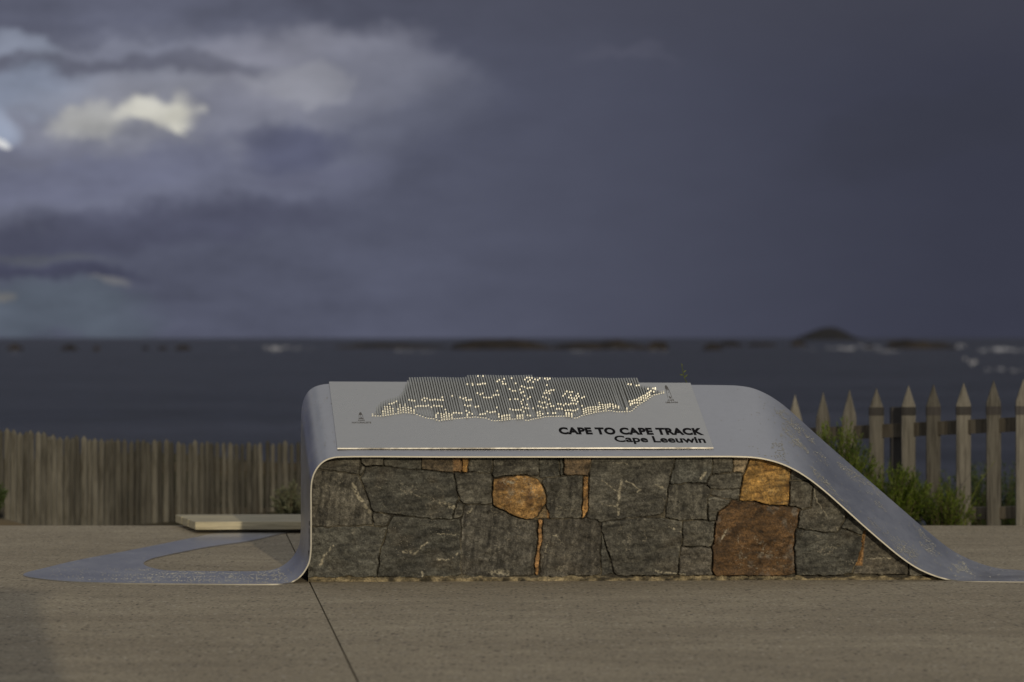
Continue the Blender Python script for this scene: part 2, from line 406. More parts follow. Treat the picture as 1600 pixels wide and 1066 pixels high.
for f, b_, g in PR:
    zg = .008 if f[0] < 600 else .004
    if g: FR.append(ground_pt(*f, zg)); BK.append(ground_pt(*b_, zg))
    else:
        d = Df(f[0]); p = at(*f, d); FR.append((p[0], p[1], max(p[2], .008)))
        p = at(*b_, d + depth(f[0])); BK.append((p[0], p[1], max(p[2], .008)))
FR = np.array(FR); BK = np.array(BK)
# the flat of the top is one true plane: fit it through three of its corners
_pa, _pb, _pc = (np.array(at(532, 713, Df(532))), np.array(at(1165, 713, Df(1165))), np.array(at(514, 600, Df(532) + depth(532))))
_nn = np.cross(_pb - _pa, _pc - _pa)
_k0 = 12 + [p[0][0] for p in PR].index(532); _k1 = 12 + [p[0][0] for p in PR].index(1165)
for A_ in (FR, BK):
    for k_ in range(_k0, _k1 + 1):
        _d = A_[k_] - np.array([0, 0, H]); A_[k_] = np.array([0, 0, H]) + _d * np.dot(_pa - np.array([0, 0, H]), _nn) / np.dot(_d, _nn)
_dy = BK[_k1, 1] - (Df(1165) + depth(1165))
for k_ in range(1, 8):       # ease the small depth correction into the shoulder
    _w = _dy * (1 - k_ / 8); _q = BK[_k1 + k_]; _r = (_q[1] + _w) / _q[1]
    BK[_k1 + k_] = (_q[0] * _r, _q[1] * _r, H + (_q[2] - H) * _r)
def catmull(P, k):
    P = np.asarray(P); Q = np.vstack([2 * P[0] - P[1], P, 2 * P[-1] - P[-2]]); out = []
    for i in range(1, len(Q) - 2):
        p0, p1, p2, p3 = Q[i - 1], Q[i], Q[i + 1], Q[i + 2]
        d01 = np.linalg.norm(p1 - p0) ** .5 + 1e-9; d12 = np.linalg.norm(p2 - p1) ** .5 + 1e-9; d23 = np.linalg.norm(p3 - p2) ** .5 + 1e-9
        m1 = (p2 - p1) + d12 * ((p1 - p0) / d01 - (p2 - p0) / (d01 + d12)); m2 = (p2 - p1) + d12 * ((p3 - p2) / d23 - (p3 - p1) / (d12 + d23))
        for j in range(k):
            t = j / k
            out.append((2 * t**3 - 3 * t**2 + 1) * p1 + (t**3 - 2 * t**2 + t) * m1 + (-2 * t**3 + 3 * t**2) * p2 + (t**3 - t**2) * m2)
    out.append(P[-1]); return np.array(out)
FC = catmull(FR, 5); BC = catmull(BK, 5)
for A_ in (FC, BC): A_[:, 2] = np.maximum(A_[:, 2], np.where(A_[:, 0] > 2, .004, .008))
MON = empty('stone_monument', (.9, 15.3, 0))
tag(MON, 'long dry stone plinth wrapped by a bent steel band carrying a tilted map panel', 'monument')

NA = 8
def ribbon_pt(i, t): return FC[i] * (1 - t) + BC[i] * t
def ribbon():
    n = len(FC); G = np.array([[ribbon_pt(i, j / NA) for j in range(NA + 1)] for i in range(n)])
    ds = np.gradient(G, axis=0); dt = np.gradient(G, axis=1)
    N = np.cross(ds, dt); N[:, :, 1] = 0
    L = np.linalg.norm(N, axis=2, keepdims=True); N = np.where(L > 1e-9, N / np.maximum(L, 1e-9), np.array([0, 0, 1.0]))
    # consistently outward: travelling back-left -> right with back on the left hand side
    s = np.sign(N[:, :, 2:3]); s[s == 0] = 1
    th = .0085
    Bt = G - N * th
    flat = (G[:, :, 2] < .02)
    Bt[flat] = G[flat] - np.array([0, 0, th])
    return G, N, Bt
G, N, Bt = ribbon()
def build_ribbon():
    n = len(G); a = G.reshape(-1, 3); b_ = Bt.reshape(-1, 3); K = len(a); w = NA + 1; f = []; sm = []
    for i in range(n - 1):
        for j in range(NA):
            p = i * w + j
            f.append((p, p + w, p + w + 1, p + 1)); f.append((p + K, p + 1 + K, p + w + 1 + K, p + w + K))
        p = i * w; f.append((p, p + K, p + w + K, p + w)); q = i * w + NA; f.append((q, q + w, q + w + K, q + K))
    for i in (0, n - 1):
        for j in range(NA): p = i * w + j; f.append((p, p + 1, p + 1 + K, p + K))
    o = mesh_obj('metal_ribbon', np.vstack([a, b_]), f, M_RIB, MON, smooth=True)
    me = o.data; me.update(); me.materials.append(M_RIM)
    for p in me.polygons:
        if abs(p.normal.y) > .6 and max(me.vertices[v].co.z for v in p.vertices) > 0: p.material_index = 1
    try: me.set_sharp_from_angle(angle=math.radians(40))
    except Exception: pass
    return o
RIB = build_ribbon()

# raised anti-slip beads on the ribbon
def beads():
    mb_v, mb_f = [], []
    rng = random.Random(5)
    def put(p, n, du, s, L):
        p = Vector(p); n = Vector(n).normalized(); u = Vector(du).normalized(); v = n.cross(u)
        q = [p + u * L + v * 0, p + v * s, p - u * L, p - v * s, p + n * s * .8]
        k = len(mb_v); mb_v.extend([tuple(t) for t in q]); mb_f.extend([(k, k+1, k+4), (k+1, k+2, k+4), (k+2, k+3, k+4), (k+3, k, k+4)])
    n = len(G)
    acc = 0; tries = 0
    while acc < 3200 and tries < 120000:
        tries += 1
        i = rng.uniform(0, n - 2); t = rng.uniform(.04, .96)
        i0 = int(i); fr = i - i0
        p = (ribbon_pt(i0, t) * (1 - fr) + ribbon_pt(i0 + 1, t) * fr)
        nn = N[i0, int(t * NA)]
        px = CX + p[0] * F / p[1]; 
        if p[2] < .02 and p[1] < 15.6 and px < 450:
            a = .40 * math.exp(-((px - 330) / 120) ** 2) + .12 * (px < 250)
            L = .006
        elif px > 1180 and p[0] > 1.3:
            ph = vnoise(p[0] * 1.0, t * .55, .11, 8, 3)
            a = 1.0 if (ph > .05 and p[0] < 2.9) else .03
            L = .005
        elif p[0] < -1.1 and p[1] < 16 and p[2] > .5: a = .02; L = .004
        else: a = .01; L = .005
        # dashes lie along wavy contour lines
        wv = math.sin((t * 7 + 1.3 * math.sin(p[0] * 4.1)) * math.pi)
        if wv < .2: a *= .35
        if rng.random() > a: continue
        du = ribbon_pt(i0 + 1, t) - ribbon_pt(i0, t)
        d = Vector(du).normalized(); d = (d + Vector((0, rng.uniform(-.6, .6), 0))).normalized()
        if nn[2] < 0: nn = -nn
        put(p + nn * .0004, nn, d, rng.uniform(.0022, .0042), rng.uniform(.5, 1.3) * L); acc += 1
    mesh_obj('raised_tread_marks', mb_v, mb_f, M_BEAD, RIB)
beads()

# core body under the ribbon
XF0 = None
i_a = int(np.argmin(np.abs(FC[:, 0] - (-1.24)) + (FC[:, 2] < .3) * 9 + (FC[:, 2] > .6) * 9))
sel = [i for i in range(len(FC)) if i > 12 * 5 and FC[i, 2] > .03 and FC[i, 0] < 2.72]
def wall_off(): return .10
core = MB()
ff = []; bb = []
for i in sel:
    p = FC[i] - N[i, 0] * .020; q = BC[i] - N[i, NA] * .020
    ff.append((p[0], p[1] + .12, max(p[2] - .004, 0))); bb.append((q[0], q[1] - .03, max(q[2] - .004, 0)))
# keep the left side vertical
k = len(ff)
x_l = -1.225
ff = [(max(p[0], x_l), p[1], p[2]) for p in ff]; bb = [(max(q[0], x_l - .10), q[1], q[2]) for q in bb]
vv = ff + bb + [(p[0], p[1], 0) for p in ff] + [(p[0], p[1], 0) for p in bb]
fc = []
for i in range(k - 1):
    fc += [(i, i + 1, k + i + 1, k + i), (2 * k + i, 2 * k + i + 1, i + 1, i), (k + i, k + i + 1, 3 * k + i + 1, 3 * k + i)]
fc += [(0, k, 3 * k, 2 * k), (k - 1, 3 * k - 1, 4 * k - 1, 2 * k - 1)]
M_CORE = principled('core_mortar', (.05, .045, .036), .9)[0]

# ---------------------------------------------------------------- stones
def r3(L): return [(470 + a / 4, 700 + b / 4) for a, b in L]
def r4(L): return [(850 + a / 4, 700 + b / 4) for a, b in L]
def r5(L): return [(1200 + a / 4, 700 + b / 4) for a, b in L]
GR = (.077, .073, .060); GD = (.062, .061, .052); GB = (.105, .085, .064); OR = (.29, .165, .055); BRN = (.088, .050, .022)
ST = [  # polygon, colour, ochre label (own object) or None
 (r3([(20,40),(120,30),(372,30),(372,95),(365,165),(230,150),(125,132),(20,132)]), GR, None),
 (r3([(20,135),(125,135),(230,152),(360,165),(385,240),(450,405),(455,480),(300,488),(100,492),(20,490)]), (.076,.071,.058), None),
 (r3([(375,30),(515,30),(520,105),(400,118),(375,98)]), GR, None),
 (r3([(372,98),(402,118),(385,165),(362,165)]), GR, None),
 (r3([(520,30),(745,30),(748,138),(640,130),(520,108)]), GD, None),
 (r3([(750,30),(998,30),(1003,120),(1000,150),(850,150),(755,132)]), (.105,.082,.055), None),
 (r3([(1000,30),(1048,30),(1040,148),(1005,148)]), OR, 'narrow ochre stone sliver at the top of the wall'),
 (r3([(1048,30),(1200,30),(1192,155),(1045,150)]), GR, None),
 (r3([(1207,30),(1490,30),(1488,175),(1400,165),(1280,170),(1205,190),(1195,160)]), GR, None),
 (r3([(1490,30),(1612,30),(1625,180),(1520,190),(1488,178)]), GD, None),
 (r3([(400,120),(520,112),(640,132),(750,142),(850,152),(945,165),(968,230),(988,300),(975,340),(945,440),(800,435),(600,412),(452,402),(420,300),(385,180)]), GD, None),
 (r3([(960,155),(1045,152),(1192,158),(1200,230),(1195,350),(1100,355),(1010,350),(985,300),(970,240)]), GR, None),
 (r3([(980,340),(1018,352),(1010,435),(950,438)]), GR, None),
 (r3([(1198,240),(1205,195),(1260,180),(1340,168),(1420,172),(1490,205),(1525,250),(1533,320),(1510,370),(1470,430),(1410,440),(1340,420),(1260,385),(1205,350),(1198,300)]), (.22,.13,.048), 'rounded ochre stone bulging from the upper middle of the wall'),
 ([(851,746),(911,743),(908,809),(861,809),(853,785),(849,760)], GR, None),
 ([(911,744),(918,745),(918,798),(909,810)], (.25,.14,.05), 'thin upright orange stone strip beside a grey block'),
 (r3([(1520,370),(1555,440),(1465,440)]), (.15,.11,.06), None),
 (r3([(450,405),(575,425),(540,490),(455,485)]), GR, None),
 (r3([(20,495),(300,492),(455,488),(535,500),(510,590),(495,640),(470,805),(180,820),(65,815),(20,812)]), GD, None),
 (r3([(575,425),(700,432),(850,445),(990,452),(995,520),(985,560),(1000,650),(1000,790),(900,805),(740,812),(600,800),(475,800),(500,640),(540,500)]), GD, None),
 (r3([(1020,355),(1100,360),(1195,362),(1260,390),(1340,428),(1410,445),(1475,450),(1480,600),(1465,690),(1460,790),(1250,800),(1050,800),(1005,785),(1005,560),(1010,440)]), (.070,.066,.056), None),
 (r3([(1480,450),(1503,455),(1505,560),(1490,680),(1480,790),(1460,788),(1468,690),(1482,600)]), (.24,.135,.055), 'thin upright orange stone strip in the bottom course'),
 ([(848,812),(875,811),(912,811),(933,813),(938,830),(938,895),(925,899),(885,898),(846,900),(846,860)], (.076,.070,.058), None),
 (r4([(300,30),(822,30),(822,60),(790,150),(775,270),(745,400),(640,425),(520,437),(430,455),(350,462),(275,445),(280,300),(290,130)]), (.072,.069,.058), None),
 (r4([(120,30),(300,30),(290,110),(270,165),(140,170),(125,130)]), (.125,.090,.055), None),
 (r4([(92,30),(118,30),(122,172),(100,178)]), GD, None),
 (r4([(830,30),(1050,30),(1045,130),(1035,170),(1005,225),(890,222),(785,220),(800,150)]), (.068,.068,.060), None),
 (r4([(1055,30),(1172,30),(1175,150),(1045,168)]), GR, None),
 (r4([(1175,30),(1275,30),(1275,60),(1255,152),(1178,150)]), (.27,.215,.14), 'small beige stone tucked under the steel band'),
 (r4([(1290,30),(1560,30),(1540,120),(1535,250),(1520,365),(1385,350),(1215,322),(1235,240),(1260,130)]), (.30, .175, .052), 'bright orange squared stone under the start of the slope'),
 (r4([(1045,170),(1235,155),(1225,250),(1140,260),(1020,240),(1020,215)]), GR, None),
 (r4([(1045,260),(1140,262),(1222,258),(1212,320),(1110,308),(1050,290)]), GR, None),
 (r4([(785,225),(890,225),(1000,230),(1045,262),(1030,310),(1022,445),(900,448),(800,442),(765,430),(775,320)]), GR, None),
 (r4([(1030,315),(1110,315),(1160,335),(1085,400),(1075,450),(1035,455),(1025,380)]), GR, None),
 (r4([(1165,335),(1300,340),(1400,365),(1600,375),(1590,450),(1565,520),(1560,640),(1565,780),(1480,795),(1200,790),(1075,795),(1050,760),(1055,620),(1070,500),(1090,400)]), BRN, 'large rust brown stone low in the right part of the wall'),
 (r4([(370,470),(480,450),(640,440),(745,440),(865,458),(860,560),(850,640),(835,790),(600,795),(480,795),(440,780),(400,640),(365,520)]), (.070,.067,.056), None),
 (r4([(360,540),(400,660),(435,785),(360,795),(355,700)]), GD, None),
 (r4([(870,458),(1065,460),(1065,560),(1045,620),(865,612)]), GR, None),
 (r4([(860,618),(1045,622),(1050,760),(1045,790),(840,790),(850,700)]), (.080,.073,.060), None),
 (r5([(142,60),(330,190),(250,205),(145,203)]), GD, None),
 (r5([(140,205),(250,208),(275,240),(260,375),(200,378),(130,360)]), GR, None),
 (r5([(255,200),(345,215),(520,390),(500,400),(480,440),(430,525),(350,525),(250,505),(190,500),(180,430),(200,390),(265,375),(280,240)]), GR, None),
 (r5([(500,405),(560,420),(650,510),(605,515),(585,545),(460,500),(480,440)]), GD, None),
 (r5([(175,510),(250,512),(350,530),(430,530),(460,505),(585,548),(580,620),(560,700),(515,780),(350,790),(180,790),(165,650)]), GD, None),
 (r5([(605,515),(690,530),(920,710),(880,715),(880,785),(700,785),(530,782),(570,700),(590,620)]), (.080,.072,.057), None),
 (r5([(885,715),(960,715),(1110,792),(880,790)]), GR, None)]
VEINS = [(r4([(365,205),(410,240),(455,265)]),1.6), (r4([(480,200),(470,290),(462,360),(460,420)]),3.4), (r4([(500,205),(550,220),(600,262),(570,275)]),1.6),
 (r4([(370,350),(440,365),(470,380)]),2.4), (r4([(700,225),(760,260)]),2.0), (r4([(780,490),(850,520)]),3.0), (r3([(325,220),(350,290),(400,350),(430,400)]),4.5),
 (r3([(205,610),(160,660),(120,735)]),2.6), (r3([(640,650),(720,655)]),4.5), (r3([(720,650),(790,590)]),2.2), (r3([(860,695),(920,700),(985,660)]),2.4), (r3([(850,542),(985,540)]),1.0),
 (r3([(1045,410),(1068,375)]),2.0), (r3([(1190,775),(1290,780)]),6.5), (r3([(880,345),(960,370)]),6), (r3([(1525,650),(1540,605)]),2.0), (r3([(1560,545),(1600,545)]),1.6),
 (r4([(980,195),(1005,150)]),3.2), (r4([(1110,560),(1150,500)]),3.4), (r4([(430,90),(520,100)]),1.2), (r4([(880,790),(700,770)]),2.0), (r5([(440,515),(430,500)]),3), (r3([(1270,210),(1330,215)]),3.5), (r3([(750,765),(765,800)]),2.4),
 (r5([(600,690),(760,690)]),1.6), (r5([(270,200),(300,330),(360,420)]),1.4), (r4([(30,540),(80,550),(110,590)]),1.2)]
def sdist(PX, PY, poly):
    d = np.full(PX.shape, 1e9); ins = np.zeros(PX.shape, bool); n = len(poly)
    for i in range(n):
        x0, y0 = poly[i]; x1, y1 = poly[(i + 1) % n]; ex, ey = x1 - x0, y1 - y0
        t = np.clip(((PX - x0) * ex + (PY - y0) * ey) / (ex * ex + ey * ey), 0, 1)
        d = np.minimum(d, (PX - x0 - t * ex) ** 2 + (PY - y0 - t * ey) ** 2)
        c = ((y0 > PY) != (y1 > PY)) & (PX < (x1 - x0) * (PY - y0) / (y1 - y0 + 1e-12) + x0)
        ins ^= c
    d = np.sqrt(d); return np.where(ins, d, -d)
def stones():
    px = np.arange(482.0, 1500.0, 1.0); py = np.arange(706.0, 910.0, 1.0)
    PX, PY = np.meshgrid(px, py)
    WX = PX + vnoise(PX, PY, 9, 1, 4, .6) * 4.4 + vnoise(PX, PY, 30, 4, 2) * 3.0; WY = PY + vnoise(PX, PY, 9, 2, 4, .6) * 4.4 + vnoise(PX, PY, 30, 5, 2) * 2.5
    S = np.array([sdist(WX, WY, s[0]) for s in ST])
    order = np.argsort(-S, axis=0); best = order[0]
    b1 = np.take_along_axis(S, order[:1], 0)[0]; b2 = np.take_along_axis(S, order[1:2], 0)[0]
    m = np.minimum(b1 + 1.9, (b1 - b2) / 2) * 4.0      # millimetres to the joint
    fill = vnoise(PX, PY, 26, 6, 3)                    # where mortar fills the joint nearly flush
    jw = .6 + 2.4 * np.clip(vnoise(PX, PY, 30, 7, 3) * 2 + .5, 0, 1)
    e = np.clip((m - jw) / 5.0, 0, 1); e = e * e * (3 - 2 * e); e = e ** .5
    rs = np.random.default_rng(3); ns = len(ST)
    prot = rs.uniform(.008, .036, ns); tx = rs.uniform(-1, 1, ns) * .03; ty = rs.uniform(-1, 1, ns) * .05
    prot[13] = .045; prot[34] = .03
    cx = np.array([np.mean([p[0] for p in s[0]]) for s in ST]); cy = np.array([np.mean([p[1] for p in s[0]]) for s in ST])
    rug = vnoise(PX, PY, 26, 9, 6, .68) * .040 + np.abs(vnoise(PX + best * 37, PY, 34, 12, 3)) * -.012
    tilt = tx[best] * (PX - cx[best]) * .004 + ty[best] * (PY - cy[best]) * .004
    bul = np.where(best == 13, .03 * np.clip(1 - ((PX - cx[13]) / 42) ** 2 - ((PY - cy[13]) / 35) ** 2, 0, 1), 0)
    hgt = e * (prot[best] + tilt + bul) + rug * e + (1 - e) * (-.016 + .014 * np.clip(fill * 5 + .25, 0, 1))
    low = PY > 901 + vnoise(PX, PY * 0, 16, 15, 4) * 9   # rough mortar footing
    # world
    D0 = Df(PX) + .100
    foot = low & (PY > 897) 
    hgt = np.where(foot, .012 + vnoise(PX, PY, 8, 20, 3) * .016, hgt)
    Dp = D0
    Y = Dp - hgt; X = (PX - CX) * Dp / F; Z = H - (PY - HY) * Dp / F
    # colour
    base = np.array([s[1] for s in ST])
    jit = rs.uniform(.85, 1.2, (ns, 1)); base = base * jit
    C = base[best]
    mot = vnoise(PX, PY, 34, 31, 5, .65)[..., None]; mot2 = vnoise(PX * .8 + best * 13, PY * 1.3, 13, 33, 4, .6)[..., None]
    mot3 = vnoise(PX, PY, 5, 36, 4, .75)[..., None]
    C = C * np.clip(1 + .9 * mot + 1.1 * mot2 + 1.5 * mot3, .3, 2.4)
    # bedding striations, lying or upright, different in every stone
    up_ = np.isin(best, [1, 14, 20, 22, 26, 32, 40]); sx_ = np.where(up_, PX, PY) + .12 * np.where(up_, PY, PX); sy_ = np.where(up_, PY, PX)
    sx_ = sx_ + vnoise(PX, PY, 28, 81, 3) * 7
    stri = vnoise(sx_ + best * 31, sy_ * .16, 4.5, 82, 4, .65)[..., None]; amp_ = rs.uniform(.5, 1.0, ns)[best][..., None]
    C = C * np.clip(1 + 2.1 * stri * amp_, .35, 2.2)
    rim_lit = (np.clip((m - 3) / 3, 0, 1) * np.clip((13 - m) / 6, 0, 1) * np.clip(vnoise(PX, PY, 7, 37, 3) * 4 + .3, 0, 1))[..., None]
    C = C * (1 + .9 * rim_lit)  # stone rims brightened in colour as if catching light
    wrm = np.clip(vnoise(PX, PY, 40, 35, 3) * 3 - .35, 0, 1)[..., None]
    C = C * (1 - .35 * wrm) + np.array([.11, .088, .06]) * .35 * wrm
    # bands of light/dark inside the brown and orange stones
    for k_, a_, b_ in ((34, (.06, .036, .018), (.17, .15, .125)), (13, (.08, .042, .018), (.33, .26, .17)), (29, (.17, .085, .022), (.40, .28, .12))):
        w = (best == k_)[..., None]
        q1 = np.clip(vnoise(PX * 1.6, PY, 26, 40 + k_, 4) * 5 - .35, 0, 1)[..., None]; q2 = np.clip(vnoise(PX, PY, 17, 41 + k_, 4) * 6 - .9, 0, 1)[..., None]
        Ck = C * (1 - .75 * q1) + np.array(a_) * .75 * q1; Ck = Ck * (1 - .7 * q2) + np.array(b_) * .7 * q2
        C = np.where(w, Ck, C)
    # hairline quartz threads
    rd = np.abs(vnoise(PX + best * 53, PY * 1.4, 30, 71, 5, .6)); th_ = np.clip(1 - rd * 42, 0, 1) * np.clip(vnoise(PX + best * 17, PY, 45, 72, 3) * 7 - .45, 0, 1)
    th_ = (th_ * np.clip(vnoise(PX, PY, 3, 73, 2) * 5 + .6, 0, 1))[..., None]
    C = C * (1 - .7 * th_) + np.array([.27, .245, .19]) * .7 * th_
    # pale veins
    for pl, wd in VEINS:
        d = np.full(PX.shape, 1e9)
        qx = PX + vnoise(PX, PY, 5, 50, 3) * 5; qy = PY + vnoise(PX, PY, 5, 51, 3) * 5
        for (x0, y0), (x1, y1) in zip(pl[:-1], pl[1:]):
            ex, ey = x1 - x0, y1 - y0; t = np.clip(((qx - x0) * ex + (qy - y0) * ey) / (ex * ex + ey * ey), 0, 1)
            d = np.minimum(d, np.hypot(qx - x0 - t * ex, qy - y0 - t * ey))
        wt = np.clip((wd * .8 - d) / (wd * .8), 0, 1)[..., None] * np.clip(vnoise(PX, PY, 3, 52, 2) * 4 + .75, 0, 1)[..., None]
        wt = np.clip(wt * 1.5, 0, 1); C = C * (1 - .85 * wt) + np.array([.33, .30, .225]) * .85 * wt
    jm = np.clip(1 - e * 1.6, 0, 1)[..., None]; mort = np.clip(fill * 5 + .25, 0, 1)[..., None]
    C = C * (1 - jm) + (np.array([.040, .036, .029]) * (1 - mort) + np.array([.12, .105, .075]) * mort) * jm
    # orange edges on some stones
    for k_, side in ((31, 'b'), (44, 'l'), (5, 'r'), (16, 'r')):
        dd = {'b': (708 + 0 * PY), 'l': 0, 'r': 0}
        xs_ = [p[0] for p in ST[k_][0]]; ys_ = [p[1] for p in ST[k_][0]]
        dist = {'b': max(ys_) - PY + (PX - 1111) * .18, 'l': PX - np.interp(PY, [828, 855, 882], [1350.5, 1347.2, 1345]), 'r': max(xs_) - PX}[side]
        wd = {'b': 5, 'l': 3.2, 'r': 14 if k_ == 5 else 5}[side]
        wt = (np.clip((wd - dist) / 2.5, 0, 1) * (best == k_) * ((PY < 884) | (k_ != 44)))[..., None] * (.5 if k_ == 5 else 1)
        C = C * (1 - wt) + np.array([.27, .15, .06]) * wt
    fm = foot[..., None]
    C = np.where(fm, np.array([.17, .14, .085]) * np.clip(1 + 3.2 * vnoise(PX, PY * 2, 12, 60, 4)[..., None], .2, 2), C)
    C = np.clip(C, .004, .9)
    # keep only what lies beneath the ribbon
    top = np.interp(px, [482, 484, 486.5, 491, 499, 509, 520, 532, 1165, 1190, 1215, 1240, 1265, 1290, 1320, 1350, 1380, 1410, 1435, 1460, 1483, 1500],
                    [862, 770, 750, 737, 725.5, 718, 714.3, 713, 713, 715.5, 721.5, 732, 747.5, 767, 793.5, 820.5, 846.5, 871, 887.5, 898.5, 905, 908])
    keep = PY > top[None, :] - 3.0
    Z = np.maximum(Z, -.02)
    idx = np.arange(PX.size).reshape(PX.shape)
    q = np.stack([idx[:-1, :-1], idx[1:, :-1], idx[1:, 1:], idx[:-1, 1:]], -1).reshape(-1, 4)
    kq = (keep[:-1, :-1] & keep[1:, 1:] & keep[:-1, 1:] & keep[1:, :-1]).ravel()
    fid = best[:-1, :-1].copy(); fid[foot[:-1, :-1]] = -1; fid = fid.ravel()
    V_ = np.stack([X, Y, Z], -1).reshape(-1, 3); CC = C.reshape(-1, 3)
    och = [k for k in range(ns) if ST[k][2]]
    def sub(name, mask, parent):
        fq = q[mask]; u, inv = np.unique(fq, return_inverse=True)
        return mesh_obj(name, V_[u], inv.reshape(-1, 4), M_STONE, parent, True, CC[u])
    mask = kq & ~np.isin(fid, och)
    # main wall: facing plus body behind it
    fq = q[mask]; u, inv = np.unique(fq, return_inverse=True); nv = len(u)
    V2 = np.vstack([V_[u], np.array(vv)]); C2 = np.vstack([CC[u], np.tile([[.05, .045, .036]], (len(vv), 1))])
    F2 = [tuple(r) for r in inv.reshape(-1, 4)] + [tuple(a + nv for a in f) for f in fc]
    wall = mesh_obj('stone_wall', V2, F2, M_STONE, MON, True, C2)
    for k in och:
        o = sub('ochre_stone', kq & (fid == k), wall); o['label'] = ST[k][2]
stones()

# ---------------------------------------------------------------- tilted panel plane
Pa = np.array(at(532, 713, Df(532))); Pb = np.array(at(1165, 713, Df(1165))); Pc = np.array(at(514, 600, Df(532) + depth(532)))
PU = (Pb - Pa); PU /= np.linalg.norm(PU)
PV = (Pc - Pa); LV = np.linalg.norm(PV); PV /= LV
PN = np.cross(PU, PV); PN /= np.linalg.norm(PN)
if PN[2] < 0: PN = -PN
CAMP = np.array([0, 0, H]); ZZ = np.array([0, 0, 1.0])
def uv(px, py, h=0.0):
    d = np.array([(px - CX) / F, 1.0, -(py - HY) / F]); O = Pa + ZZ * h
    t = np.dot(O - CAMP, PN) / np.dot(d, PN); p = CAMP + d * t - O
    # solve p = u PU + v PV
    a = np.array([[np.dot(PU, PU), np.dot(PU, PV)], [np.dot(PU, PV), np.dot(PV, PV)]])
    return np.linalg.solve(a, [np.dot(p, PU), np.dot(p, PV)])
def W3(u, v, h=0.0): return Pa + PU * u + PV * v + ZZ * h
HP = .014
cs = [uv(527, 699.8, HP), uv(1115, 699, HP), uv(1079, 598.2, HP), uv(514, 596.2, HP)]
mb = MB(); mb.box8([W3(*c, .0045) for c in cs] + [W3(*c, HP) for c in cs])
PANEL = mb.build('information_panel', M_PAN, MON); bevel(PANEL, .0008, 1)

